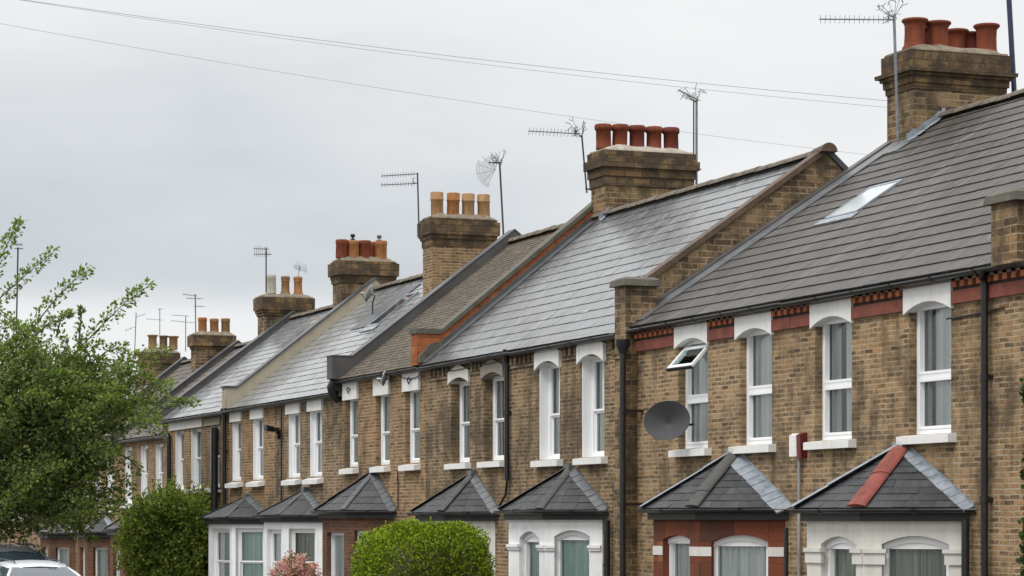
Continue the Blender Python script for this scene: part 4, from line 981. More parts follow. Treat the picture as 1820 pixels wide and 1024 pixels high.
# --- things fixed to the houses --------------------------------------------------------
def dish(name, label, ctr, axis, rad, depth, mat, foot, arm=True, power=2.0, wide=1.0, group='satellite dishes on the houses'):
    ctr = Vector(ctr); ax = Vector(axis).normalized(); foot = Vector(foot)
    t = thing(name, label, 'satellite dish', foot, group)
    q = ax.to_track_quat('Z', 'Y'); m = MB(); n = 36; rings = 8; pts = []
    for i in range(rings + 1):
        r = rad * i / rings; z = depth * (i / rings) ** power - depth
        pts += [ctr + q @ Vector((r * math.cos(2 * math.pi * j / n) * wide, r * 1.08 * math.sin(2 * math.pi * j / n), z)) for j in range(n)]
    fs = [(i * n + j, i * n + (j + 1) % n, (i + 1) * n + (j + 1) % n, (i + 1) * n + j) for i in range(rings) for j in range(n)]
    m.add(pts, fs, True)
    k = len(pts); pts2 = [p - ax * 0.012 for p in pts]; m.add(pts2, [tuple(reversed(f)) for f in fs], True)
    b0 = rings * n
    m.add([p for p in pts[b0:]] + [p for p in pts2[b0:]], [(j, (j + 1) % n, n + (j + 1) % n, n + j) for j in range(n)])
    obj('reflector', m, mat, t)
    low = ctr + q @ Vector((0, -rad * 1.02, 0.0))
    low = ctr + (low - ctr) if (low.z < ctr.z) else ctr - (low - ctr)
    lnb = ctr + ax * rad * 1.0 + Vector((0, 0, -rad * 0.35))
    if arm:
        a = MB(); a.tube([ctr - ax * (depth + .02), low - ax * .03, lnb], .012, 8); obj('feed_arm', a, 'dark_steel', t)
        l = MB(); l.tube([lnb, lnb - ax * 0.1 + Vector((0, 0, .02))], [.03, .022], 10); obj('receiver', l, 'dish_pale', t)
    br = MB(); bk = ctr - ax * (depth + .01); br.tube([bk, bk - ax * 0.1, Vector((foot.x, foot.y, bk.z)) if abs(foot.x - XF) < .01 else foot + Vector((0, 0, .3)), foot], .018, 8); obj('bracket', br, 'dark_steel', t)
    return t
yd = y_at(1185, 15.85)
dish('satellite_dish', 'large dark grey satellite dish on the wall beside the open upstairs window', (15.85, yd, z_at(747, 15.85, yd)), (-.6, -.74, .3), .285, .17, 'dish_grey', (XF, yd + .02, z_at(747, 15.85, yd) - .05), arm=False, power=1.15, wide=1.24)
yd = y_at(655, 18.75)
dish('satellite_dish', 'pale grey satellite dish standing on the roof slope below a brick chimney stack', (18.75, yd, z_at(521, 18.75, yd)), (-.75, .45, .35), .2, .06, 'dish_pale', (18.84, yd - .03, z4(18.84)))
yd = y_at(682, 16.1)
dish('satellite_dish', 'small pale satellite dish in front of a white lintel under the eaves', (16.1, yd, z_at(672, 16.1, yd)), (-.8, .5, .2), .14, .04, 'dish_pale', (XF - .05, yd, z_at(680, 16.1, yd)))
ya_ = y_at(1418, XF - .08); za_ = z_at(791, XF - .08, ya_)
al = thing('alarm_box', 'white and red burglar alarm box on the brick wall above a grey conduit', 'alarm box', (XF, ya_, za_ - .16))
m = MB(); F_ = Frame((XF, ya_, za_), (0, 1, 0), (-1, 0, 0))
m.prism([F_.p(-.02, .0, -.155), F_.p(-.02, .12, -.155), F_.p(-.02, .12, .13), F_.p(-.02, .07, .16), F_.p(-.02, 0, .16)], (0, .2, 0)); obj('casing', m, 'white_plastic', al)
m = MB(); m.prism([F_.p(-.13, .0, -.18), F_.p(-.13, .1, -.18), F_.p(-.13, .115, .13), F_.p(-.13, .06, .165), F_.p(-.13, 0, .165)], (0, .108, 0)); obj('strobe_cover', m, 'red_plastic', al)
m = MB(); m.tube([(XF - .05, ya_ + .02, 0.1), (XF - .05, ya_ + .02, za_ - .155)], .022, 8); obj('conduit', m, 'conduit', al)
yf = y_at(492, XF - .1); zf = z_at(768, XF - .1, yf)
fl = thing('floodlight', 'black twin floodlight on the brick wall between upper windows', 'floodlight', (XF, yf, zf))
m = MB(); m.tube([(XF, yf, zf), (XF - .12, yf, zf + .02)], .05, 8); m.box(XF - .1, XF - .01, yf - .05, yf + .05, zf - .16, zf - .02); obj('mount', m, 'black_plastic', fl)
for dy, dx, rz in ((.02, -.36, .16), (-.16, -.2, .1)):
    m = MB(); m.hexa([(XF - .1, yf + dy - .05, zf), (XF - .1, yf + dy + .05, zf), (XF + dx, yf + dy + .12, zf + .02), (XF + dx, yf + dy - .12, zf + .02),
                      (XF - .1, yf + dy - .05, zf + .09), (XF - .1, yf + dy + .05, zf + .09), (XF + dx, yf + dy + .12, zf + rz), (XF + dx, yf + dy - .12, zf + rz)]); obj('lamp_head', m, 'black_plastic', fl)

# --- television aerials ------------------------------------------------------------------
AG = 'television aerials on the chimneys'
def aerial(label, foot, top, booms, mat='dark_steel', r=.018, cluster=0, seed=1, clamp=None):
    """booms: (start, end, count, element length, element dir, reflector rods)"""
    foot, top = Vector(foot), Vector(top); t = thing('tv_aerial', label, 'aerial', foot, AG)
    m = MB(); m.tube([foot, top], r, 8); obj('mast', m, mat, t)
    rnd = random.Random(seed)
    for (a, b, k, el, ed, refl) in booms:
        a, b, ed = Vector(a), Vector(b), Vector(ed).normalized()
        m = MB(); m.tube([a, b], r * 0.55, 6); bo = obj('boom', m, mat, t)
        e = MB()
        for i in range(k):
            p = b + (a - b) * ((i + .3) / (k + .6)); d = (ed + Vector((rnd.random() - .5, rnd.random() - .5, rnd.random() - .5)) * .25).normalized() * el * (0.85 + .3 * rnd.random()) * .5
            e.tube([p - d, p + d], .0048, 5)
        if refl:
            dr = (a - b).normalized()
            for i in range(refl):
                an = math.pi * (i + .5) / refl
                o_ = a + dr * (-.1) + Vector((0, math.cos(an) * .12, math.sin(an) * .2 - .08))
                e.tube([o_ - Vector((.02, .17, 0)), o_ + Vector((.05, .17, .03))], .0048, 5)
                e.tube([a + dr * -.1, o_], .005, 5)
        obj('element_rods', e, mat, bo)
    if cluster:
        e = MB()
        for i in range(cluster):
            p = top + Vector(((rnd.random() - .75) * .4, (rnd.random() - .5) * .3, (rnd.random() - .2) * .3))
            d = Vector((rnd.random() - .5, rnd.random() - .5, rnd.random() - .5)).normalized() * (.05 + .08 * rnd.random())
            e.tube([p - d, p, p + Vector((d.z, d.x, -d.y))], .006, 5); e.tube([top + Vector((0, 0, -.05)), p], .0045, 4)
        obj('element_rods', e, mat, t)
    if clamp:
        m = MB(); m.tube([clamp[0], clamp[1]], .016, 6); obj('clamp', m, mat, t)
    return t
def P_(px, py, d): return at_depth(px, py, d)
aerial('long many-armed aerial beside the nearest chimney with six red pots', P_(1596, 252, 41.2), P_(1589, 27, 41.2), [(P_(1590, 35, 41.2), P_(1456, 34, 41.5), 15, .13, (0.1, .1, 1), 7)], 'steel', .024, cluster=9, seed=3)
aerial('comb-like aerial on a short mast at the left of the five red-brown pots', P_(1043, 343, 50.9), P_(1034, 240, 50.9), [(P_(1031, 238, 50.9), P_(939, 233, 51.2), 14, .15, (.25, .1, 1), 7)], seed=5, cluster=8, clamp=(P_(1040, 335, 50.9), P_(1052, 338, 50.9)))
tt = aerial('twin-poled tall aerial with tangled head right of the five red-brown pots', P_(1238, 345, 51.6), P_(1238, 178, 51.6), [(P_(1238, 176, 51.6), P_(1206, 160, 50.4), 6, .2, (.6, .2, .5), 0)], 'steel', .026, cluster=16, seed=8, clamp=(P_(1222, 301, 51.0), P_(1246, 301, 51.6)))
m = MB(); m.tube([P_(1233, 340, 51.5), P_(1233, 180, 51.5)], .015, 6); obj('mast', m, 'dark_steel', tt)
aerial('aerial with two stacked combs beside the four buff pots', P_(745, 425, 57.4), P_(742, 307, 57.4), [(P_(742, 309, 57.4), P_(678, 313, 57.6), 13, .1, (.1, .1, 1), 0), (P_(742, 326, 57.4), P_(677, 329, 57.6), 13, .1, (.1, .1, 1), 4)], seed=9, cluster=0, clamp=(P_(745, 422, 57.4), P_(752, 422, 57.4)))
ga = aerial('aerial with a round wire-grid reflector above the plain-tiled roof ridge', P_(895, 420, 57.0), P_(888, 288, 57.0), [(P_(890, 289, 57.0), P_(868, 289, 57.0), 3, .1, (0, 0, 1), 0)], seed=10, cluster=10, r=.022)
m = MB()
c0 = P_(880, 302, 57.0); vx = Vector((-C, S, 0)); vy = Vector((S, C, 0))
for i in range(1, 12):
    rr = .04 + i * .034; pts = []
    for j in range(15):
        an = math.radians(70 + 170 * j / 14) if i < 9 else math.radians(150 + 100 * j / 14)
        pts.append(c0 + vx * (-rr * math.cos(an)) * 1.0 + Vector((0, 0, 1)) * (rr * math.sin(an)) + vy * (-rr * rr * .4))
    m.tube(pts, .0035, 4, False)
for an in (75, 105, 135, 165, 195, 225, 245):
    m.tube([c0, c0 - vx * (.4 * math.cos(math.radians(an))) + Vector((0, 0, .4 * math.sin(math.radians(an)))) - vy * .1], .0035, 4)
obj('grid_reflector', m, 'dark_steel', ga)
aerial('short double aerial behind the chimney with one cream and two ochre pots', P_(473, 520, 70.8), P_(473, 440, 70.8), [(P_(478, 443, 70.8), P_(451, 442, 70.8), 7, .14, (0, 0, 1), 0), (P_(483, 452, 70.8), P_(451, 452, 70.8), 8, .16, (0, 0, 1), 0)], seed=12, r=.02)
ha = aerial('small slanted wire-grid aerial above the ochre pots', P_(527, 510, 71.4), P_(533, 472, 71.4), [(P_(521, 470, 71.4), P_(545, 478, 71.4), 7, .22, (.2, 0, 1), 0), (P_(521, 474, 71.4), P_(545, 483, 71.4), 6, .1, (.2, 0, 1), 0)], 'steel', .009, seed=13)
aerial('tall thin aerial with three cross bars beside the three orange pots', P_(348, 600, 77.5), P_(347, 523, 77.5), [(P_(350, 526, 77.5), P_(325, 523, 77.5), 6, .06, (0, 0, 1), 0), (P_(361, 531, 77.5), P_(331, 530, 77.5), 4, .05, (0, 0, 1), 0), (P_(364, 545, 77.5), P_(345, 544, 77.5), 3, .06, (0, 0, 1), 0)], 'steel', .02, seed=14)
aerial('thin aerial with paired horizontal combs left of the three orange pots', P_(330, 625, 84), P_(330, 561, 84), [(P_(336, 562, 84), P_(305, 560, 84), 6, .05, (0, 0, 1), 0), (P_(348, 574, 84), P_(304, 570, 84), 6, .05, (0, 0, 1), 0)], 'steel', .016, seed=15)
aerial('faint T-shaped aerial over the flat-rimmed buff pots', P_(284, 625, 88), P_(284, 548, 88), [(P_(291, 549, 88), P_(281, 550, 88), 2, .04, (0, 0, 1), 0), (P_(289, 569, 88), P_(260, 567, 88), 4, .05, (0, 0, 1), 0)], 'steel', .014, seed=16)
aerial('leaning faint aerial left of the flat-rimmed buff pots', P_(239, 635, 92), P_(242, 556, 92), [(P_(241, 564, 92), P_(258, 558, 92), 2, .1, (0, 0, 1), 0), (P_(242, 580, 92), P_(222, 588, 92), 2, .1, (0, 0, 1), 0)], 'steel', .018, seed=17)
aerial('small boxy aerial on a pole behind the upper tree shoots', P_(27, 700, 95), P_(32, 440, 95), [(P_(26, 435, 95), P_(40, 435, 95), 5, .12, (0, 0, 1), 0), (P_(26, 442, 95), P_(41, 442, 95), 4, .06, (0, 0, 1), 0)], 'dark_steel', .03, seed=18)
m = MB(); a, b = P_(1790, -60, 43), P_(1804, 190, 43); m.tube([a, b], .045, 8); solo('mast_pole', m, 'blue_steel', 'dark blue leaning pole behind the nearest roof ridge', 'pole', tuple(b))

# --- overhead cables ---------------------------------------------------------------------------
def cable(label, a, b, sag, r=.007):
    m = MB(); a, b = Vector(a), Vector(b); k = 40
    m.tube([a + (b - a) * (i / k) - Vector((0, 0, sag * 4 * (i / k) * (1 - i / k))) for i in range(k + 1)], r, 5)
    solo('overhead_cable', m, 'cable', label, 'cable', tuple(b), 'overhead cables across the sky')
cable('upper overhead cable running to the top of the nearest chimney stack', P_(-160, -30, 38), P_(1576, 179, 41.2), .12, .0046)
cable('second overhead cable just under the top one at the nearest chimney stack', P_(-160, -31, 38.3), P_(1577, 191, 41.4), .135, .0036)
cable('lowest overhead cable passing behind the five red-brown pots', P_(-200, 5, 56), P_(1700, 292, 74), .28, .0052)
# ------------------------------------------------------------------ plants
def rv(rnd, s=1.0):
    while True:
        v = Vector((rnd.uniform(-1, 1), rnd.uniform(-1, 1), rnd.uniform(-1, 1)))
        if 0.02 < v.length_squared <= 1: return v * s
def leaf(mb, p, d, nrm, L, W):
    d = d.normalized(); s = d.cross(nrm)
    if s.length < 1e-3: s = d.cross(Vector((.3, .5, .8)))
    s.normalize(); n = s.cross(d)
    b = len(mb.v)
    mb.v += [tuple(p), tuple(p + d * L * .5 + s * W * .5 + n * L * .06), tuple(p + d * L), tuple(p + d * L * .5 - s * W * .5 + n * L * .06)]
    mb.f.append((b, b + 1, b + 2, b + 3))
def leaf_puff(mb, rnd, c, r, k, L, W, upb=.5, flat=1.0, face=None):
    for _ in range(k):
        o = rv(rnd, r); o.z *= flat
        d = (rv(rnd) + o * (0.8 / r) + Vector((0, 0, .15)))
        n = (rv(rnd) + Vector((0, 0, upb)))
        if face is not None: n += face
        leaf(mb, c + o, d, n, L * rnd.uniform(.7, 1.25), W * rnd.uniform(.75, 1.2))

def street_tree():
    rnd = random.Random(11); base = at_depth(-38, 980, 63.5); base.z = gz(base.y)
    t = thing('street_tree', 'large leafy street tree at the left edge with long shoots arching up to the right', 'tree', tuple(base))
    m = MB(); fork = base + Vector((.1, .1, 2.4))
    m.tube([base - Vector((0, 0, .2)), base + Vector((.02, 0, .5)), base + Vector((.06, .03, 1.4)), fork], [.26, .2, .17, .16], 12); trunk = obj('trunk', m, 'bark', t)
    lv = MB(); tp = MB(); br = MB()
    D = 63.5
    blobs = [(20, 720, 120, 110), (0, 830, 150, 130), (130, 760, 100, 85), (110, 850, 105, 75), (60, 650, 90, 60), (180, 710, 65, 45), (150, 800, 65, 65), (40, 900, 110, 45), (150, 890, 45, 40), (-120, 760, 150, 190), (235, 735, 50, 30), (205, 660, 50, 30), (130, 660, 50, 40), (100, 700, 110, 60), (130, 925, 45, 22)]
    for (px, py, rx, ry) in blobs:
        k = int(rx * ry / 115)
        c = at_depth(px, py, D + rnd.uniform(-.6, .6))
        mid = (fork + c) / 2 + Vector((0, 0, .25)) + rv(rnd, .25)
        br.tube([fork, mid, c], [.09, .055, .025], 7)
        for i in range(k):
            a = rv(rnd); q = at_depth(px + a.x * rx, py + a.z * ry, D + a.y * 2.2)
            if i % 5 == 0: br.tube([c, (c + q) / 2 + rv(rnd, .12), q], [.02, .013, .006], 4)
            leaf_puff(lv, rnd, q, rnd.uniform(.18, .36), rnd.randint(26, 40), .105, .064, .8, .75, (q - at_depth(20, 800, D)).normalized() * .6)
    shoots = [([(-60, 590), (-20, 500), (15, 430), (38, 390)], 17), ([(-30, 590), (0, 530), (50, 485), (104, 440)], 15), ([(10, 640), (60, 580), (100, 530), (135, 495), (160, 477)], 16),
              ([(90, 680), (140, 620), (185, 575), (225, 535), (268, 505)], 17), ([(60, 600), (20, 570), (-30, 540)], 15), ([(100, 600), (110, 560), (128, 555)], 7), ([(60, 640), (40, 600), (30, 575)], 22),
              ([(140, 660), (190, 625), (228, 616)], 14), ([(130, 690), (180, 655), (250, 640)], 13), ([(190, 720), (260, 715), (310, 715), (352, 717)], 12), ([(180, 700), (230, 680), (275, 685), (300, 690)], 16), ([(140, 610), (145, 560), (142, 545)], 6),
              ([(60, 600), (95, 566), (130, 556)], 8), ([(200, 800), (235, 820), (250, 840)], 12), ([(200, 860), (225, 850), (240, 870)], 9)]
    for (px, py, rx, ry) in blobs:
        for i in range(int(rx * ry / 330)):
            a = rv(rnd); x0, y0 = px + a.x * rx - 20, py + a.z * ry + 10
            ln = rnd.uniform(45, 95); an = rnd.uniform(-.1, .75) if rnd.random() < .75 else rnd.uniform(-.6, 2.6); cu = rnd.uniform(.15, .5)
            shoots.append(([(x0, y0), (x0 + ln * .5 * math.cos(an + cu * .5), y0 - ln * .5 * math.sin(an + cu * .5)), (x0 + ln * math.cos(an), y0 - ln * math.sin(an))], rnd.uniform(10, 17), D + a.y * 2.3))
    for (pts, r, *dd) in shoots:
        d0 = dd[0] - D if dd else rnd.uniform(-1.2, 1.0)
        W = [at_depth(px, py, D + d0) for px, py in pts]
        br.tube(W, [(.012 if dd else .024) * (1 - .8 * i / (len(W) - 1)) for i in range(len(W))], 5)
        tot = sum((W[i + 1] - W[i]).length for i in range(len(W) - 1)); steps = int(tot / .075)
        for i in range(steps):
            f = i / steps * (len(W) - 1); a = int(f); p = W[a].lerp(W[a + 1], f - a)
            u = i / steps; rr = r / 72 * (1.25 - .65 * u)
            for _ in range(rnd.randint(4, 8)):
                o = rv(rnd, rr); e = p + o
                ax = (W[a + 1] - W[a]).normalized()
                dst = lv if rnd.random() > .35 + .45 * u else tp
                for _ in range(rnd.randint(2, 3)):
                    leaf(dst, e + rv(rnd, .03), ax * .5 + o / rr * .8 + rv(rnd, .5), rv(rnd) + Vector((0, 0, 1.0)), rnd.uniform(.075, .12), rnd.uniform(.05, .07))
                if rnd.random() < .15: br.tube([p, e], [.004, .002], 3)
    obj('limbs', br, 'bark', trunk)
    cr = obj('crown', lv, 'tree_leaf', t); obj('shoot_tips', tp, 'tip_leaf', cr)
street_tree()

def bush():
    rnd = random.Random(5); c = at_depth(312, 965, 65.5); base = Vector((c.x, c.y, gz(c.y)))
    t = thing('garden_bush', 'big loose leafy green bush in the front garden before the white bays', 'bush', tuple(base))
    m = MB(); lv = MB()
    blobs = [(302, 950, 82, 75), (250, 945, 48, 48), (345, 915, 42, 42), (290, 905, 50, 38), (340, 985, 42, 70), (300, 1040, 80, 90), (375, 892, 26, 22), (232, 970, 36, 60), (365, 950, 36, 60), (270, 915, 40, 30)]
    for (px, py, rx, ry) in blobs:
        px += 8; q = at_depth(px, py, 65.5); m.tube([base, (base + q) / 2 + rv(rnd, .15), q], [.06, .04, .012], 6)
        for i in range(int(rx * ry / 11)):
            a = rv(rnd)
            if a.length < .45: a = a.normalized() * rnd.uniform(.5, 1)
            p = at_depth(px + a.x * rx, py + a.z * ry, 65.5 + a.y * 1.1)
            leaf_puff(lv, rnd, p, rnd.uniform(.1, .2), rnd.randint(10, 17), .09, .062, .9, 1.0, (p - c + Vector((0, 0, .2))).normalized() * .9)
    for i in range(60):
        px = rnd.uniform(235, 394); top = at_depth(px, 870 + abs(px - 310) * .28 + rnd.uniform(-4, 20), 65.5 + rnd.uniform(-.5, .5)); d = Vector((rnd.uniform(-.3, .3), rnd.uniform(-.2, .2), 1)).normalized()
        for j in range(16): leaf(lv, top + d * (j - 4) * .03, d * .4 + rv(rnd), rv(rnd) + Vector((0, 0, .6)), .085, .055)
    st = obj('stems', m, 'bark', t); obj('foliage', lv, 'bush_leaf', t)
bush()

def hedge():
    rnd = random.Random(9); c = Vector((13.5, 39.2, 0)); t = thing('clipped_hedge', 'bright green round clipped hedge below the plain arched lintels', 'hedge', tuple(c))
    ax = Vector((0.98, 1.02, 1.27)); cz = 1.02
    def surf(d, k=1.0):
        e = 4.2; q = (abs(d.x) ** e + abs(d.y) ** e + abs(d.z) ** e) ** (-1 / e); p = d * q * k
        b = 1 + .07 * mnoise.noise(d * 2.1 + Vector((3, 1, 0))) + .045 * mnoise.noise(d * 5.5) + .035 * mnoise.noise(d * 11) + .025 * mnoise.noise(d * 23)
        return c + Vector((p.x * ax.x * b, p.y * ax.y * b, cz + p.z * ax.z * b))
    co = MB(); n, k = 28, 16; pts = []
    for i in range(k + 1):
        la = math.pi * (i / k - .5)
        for j in range(n):
            lo = 2 * math.pi * j / n; p = surf(Vector((math.cos(la) * math.cos(lo), math.cos(la) * math.sin(lo), math.sin(la))), .84); p.z = max(p.z, 0.02); pts.append(p)
    co.add(pts, [(i * n + j, i * n + (j + 1) % n, (i + 1) * n + (j + 1) % n, (i + 1) * n + j) for i in range(k) for j in range(n)], True)
    obj('inner_growth', co, 'bark', t)
    lv = MB()
    for i in range(66000):
        d = rv(rnd).normalized()
        if d.z < -.55: continue
        if d.x > .55 and d.y > .4: continue
        if mnoise.noise(d * 6.5 + Vector((7, 2, 5))) > .42 and rnd.random() < .6: continue
        if mnoise.noise(d * 16 + Vector((1, 9, 4))) > .3 and rnd.random() < .6: continue
        p = surf(d, rnd.uniform(.86, 1.02) if rnd.random() < .93 else rnd.uniform(1.0, 1.045))
        leaf(lv, p, d * .7 + rv(rnd, .9) + Vector((0, 0, .25)), d * .35 + rv(rnd, 1.2) + Vector((0, 0, .35)), rnd.uniform(.036, .068), rnd.uniform(.026, .042))
    tw = MB()
    for i in range(150):
        d = rv(rnd).normalized()
        if d.z < 0: continue
        p = surf(d, .97); q = p + (d * .6 + Vector((0, 0, .8)) + rv(rnd, .5)).normalized() * rnd.uniform(.08, .2)
        tw.tube([p, q], [.003, .0015], 3)
        for k in range(7): leaf(lv, p.lerp(q, k / 6), (q - p).normalized() * .6 + rv(rnd), rv(rnd), rnd.uniform(.035, .055), .026)
    obj('twigs', tw, 'bark', t)['kind'] = 'stuff'
    obj('foliage', lv, 'hedge_leaf', t)
hedge()

def flower_shrub():
    rnd = random.Random(15); c = at_depth(524, 1030, 50); base = Vector((c.x, c.y, 0)); t = thing('flowering_shrub', 'shrub of pink blossom in front of the white porch bay', 'shrub', tuple(base))
    m = MB(); lv = MB(); pt = MB()
    for i in range(14):
        a = rnd.uniform(0, 6.28); e = base + Vector((.35 * math.cos(a), .35 * math.sin(a), rnd.uniform(.9, 1.6))); m.tube([base, (base + e) / 2 + rv(rnd, .05), e], [.02, .012, .005], 5)
    for i in range(460):
        a = rv(rnd); q = base + Vector((a.x * .5, a.y * .5, 1.22 + a.z * .55))
        top = (a.z > .15 and rnd.random() < .75) or rnd.random() < .12
        leaf_puff(pt if top else lv, rnd, q, .07, rnd.randint(9, 15), .05, .038, .5)
    obj('stems', m, 'bark', t); obj('foliage', lv, 'shrub_leaf', t); obj('blossom', pt, 'petal', t)
flower_shrub()

def ivy():
    rnd = random.Random(19); t = thing('ivy', 'dark ivy climbing the brick wall at the right edge', 'ivy', (XF, 25.2, 0)); lv = MB(); st = MB()
    for i in range(11):
        y = 25.75 - rnd.uniform(0, 2.6); pts = [(XF - .02, y, 0)]
        for j in range(1, 9): pts.append((XF - .03, min(25.8, y + .12 * math.sin(j * 1.7 + i)), j * .58))
        st.tube(pts, .012, 4)
    for i in range(3200):
        z = rnd.uniform(0, 4.95); edge = 25.7 - .5 * abs(mnoise.noise(Vector((z * 1.3, 0, 3)))) - .2 * abs(mnoise.noise(Vector((z * 4.1, 2, 3)))) - (.15 if z > 4.4 else 0) + (.12 * rnd.random() ** 3)
        y = edge - abs(rnd.gauss(0, .35)) if rnd.random() < .5 else rnd.uniform(23.5, edge)
        leaf_puff(lv, rnd, Vector((XF - .06 - .06 * rnd.random(), y, z)), .06, 4, .07, .06, .2)
    obj('stems', st, 'bark', t); obj('foliage', lv, 'ivy_leaf', t)
ivy()
# moss and weed tufts in the gutters and at the foot of the hedge wall are left to the materials

# ------------------------------------------------------------------ vehicles
def car(label, loc, rz, paint, sc=1.0):
    t = thing('parked_car', label, 'car', loc, 'cars parked along the kerb'); t.rotation_euler = (0, 0, rz); t.scale = sc if isinstance(sc, tuple) else (sc, sc, sc)
    ORIGIN[t.name] = Vector((0, 0, 0))      # modelled about its own origin, front towards -y
    # stations from the nose back: y, half width, sill z, shoulder z
    stn = [(-2.25, .62, .42, .78), (-2.2, .74, .3, .92), (-2.0, .84, .26, 1.05), (-1.5, .9, .25, 1.14), (-.95, .92, .25, 1.19), (-.2, .93, .25, 1.2), (.7, .93, .25, 1.21), (1.5, .92, .26, 1.22), (2.0, .88, .28, 1.2), (2.2, .8, .36, 1.12), (2.26, .7, .48, .95)]
    m = MB(); ring = []
    for (y, w, a, b) in stn:
        h = b - a
        ring += [(-w * .9, y, a), (-w, y, a + h * .2), (-w * 1.01, y, a + h * .55), (-w * .98, y, a + h * .8), (-w * .9, y, b - .03), (-w * .72, y, b + .012), (-w * .35, y, b + .035), (0, y, b + .042),
                 (w * .35, y, b + .035), (w * .72, y, b + .012), (w * .9, y, b - .03), (w * .98, y, a + h * .8), (w * 1.01, y, a + h * .55), (w, y, a + h * .2), (w * .9, y, a)]
    n = 15; k = len(stn)
    m.add(ring, [(i * n + j, i * n + (j + 1) % n, (i + 1) * n + (j + 1) % n, (i + 1) * n + j) for i in range(k - 1) for j in range(n)], True)
    m.add(ring[:n], [tuple(range(n))]); m.add(ring[-n:], [tuple(range(n))])
    # cabin: pillars and roof
    lo = [(-1.0, .83, 1.17), (-.25, .86, 1.19), (.8, .86, 1.19), (1.6, .84, 1.2), (2.05, .74, 1.16)]
    def roof_sec(y, w, z): return [(-w, y, z - .1), (-w * .93, y, z - .035), (-w * .6, y, z + .005), (0, y, z + .02), (w * .6, y, z + .005), (w * .93, y, z - .035), (w, y, z - .1)]
    rs = [(-.42, .58, 1.53), (-.3, .63, 1.585), (0, .66, 1.635), (.6, .67, 1.655), (1.2, .66, 1.64), (1.62, .62, 1.59), (1.75, .57, 1.53)]
    rr = [p for q in rs for p in roof_sec(*q)]; n = 7
    m.add(rr, [(i * n + j, i * n + j + 1, (i + 1) * n + j + 1, (i + 1) * n + j) for i in range(len(rs) - 1) for j in range(n - 1)], True)
    for s in (-1, 1):
        m.tube([(s * .86, -1.12, 1.16), (s * .72, -.7, 1.38), (s * .6, -.36, 1.5)], [.045, .04, .04], 8)
        m.tube([(s * .9, .5, 1.18), (s * .68, .5, 1.58)], .035, 8); m.tube([(s * .86, 1.95, 1.15), (s * .66, 1.68, 1.5)], [.09, .06], 8)
    body = obj('body', m, paint, t)
    g = MB(); ws = []
    for i in range(9):
        u = -1 + i / 4
        ws += [(u * .84, -1.12 - .1 * (1 - u * u), 1.17), (u * .7, -.74 - .07 * (1 - u * u), 1.38), (u * .6, -.36 - .05 * (1 - u * u), 1.535)]
    g.add(ws, [(i * 3 + j, (i + 1) * 3 + j, (i + 1) * 3 + j + 1, i * 3 + j + 1) for i in range(8) for j in range(2)], True); obj('windscreen', g, 'car_glass', t)
    g = MB(); ws = []
    for i in range(9):
        u = -1 + i / 4
        ws += [(u * .8, 2.06 + .06 * (1 - u * u), 1.16), (u * .6, 1.72 + .04 * (1 - u * u), 1.53)]
    g.add(ws, [(i * 2, (i + 1) * 2, (i + 1) * 2 + 1, i * 2 + 1) for i in range(8)], True); obj('rear_window', g, 'car_glass', t)
    for s in (-1, 1):
        g = MB(); g.add([(s * .885, -1.02, 1.17), (s * .9, .48, 1.19), (s * .875, 1.9, 1.17), (s * .67, 1.65, 1.52), (s * .675, .5, 1.56), (s * .63, -.34, 1.51)], [(0, 1, 4, 5), (1, 2, 3, 4)]); obj('side_window', g, 'car_glass', t)
        q = MB(); q.lathe((s * 1.0, -.85, 1.2), [(.01, -.08), (.08, -.06), (.1, 0), (.08, .06), (.01, .08)], 10); q.tube([(s * .86, -.82, 1.15), (s * .97, -.85, 1.18)], .025, 6); obj('mirror', q, paint, t)
        q = MB(); q.hexa([(s * .45, -2.27, .72), (s * .72, -2.2, .74), (s * .76, -2.1, .78), (s * .45, -2.16, .78), (s * .45, -2.24, .86), (s * .72, -2.17, .9), (s * .78, -2.0, .94), (s * .45, -2.1, .88)]); obj('headlight', q, 'lamp_glass', t)
        for y in (-1.42, 1.42):
            q = MB(); q.tube([(s * .7, y, .34), (s * .72, y, .34), (s * .9, y, .34), (s * .93, y, .34)], [.3, .34, .34, .31], 24); wh = obj('wheel', q, 'rubber', t)
            q = MB(); q.tube([(s * .92, y, .34), (s * .945, y, .34)], [.22, .19], 16); obj('rim', q, 'rim_alloy', wh)
    q = MB(); q.box(-.4, .4, -2.285, -2.25, .55, .7); obj('grille', q, 'black_plastic', t)
    for s in (-1, 1):
        q = MB(); q.tube([(s * .5, -.25, 1.63), (s * .5, -.2, 1.66), (s * .5, 1.3, 1.7), (s * .5, 1.4, 1.66)], .015, 6); obj('roof_rail', q, 'black_plastic', t)
    return t
cw = at_depth(64, 980, 56)
car('white car seen head-on at the lower left under the tree', (cw.x, cw.y, gz(cw.y) - .13), 0.02, 'car_white', 1.02)
cd = at_depth(18, 960, 62.5)
car('tall grey car parked behind the white one at the lower left edge', (cd.x, cd.y, gz(cd.y) - .13), 0.03, 'car_dark', (1.08, 1.12, 1.27))

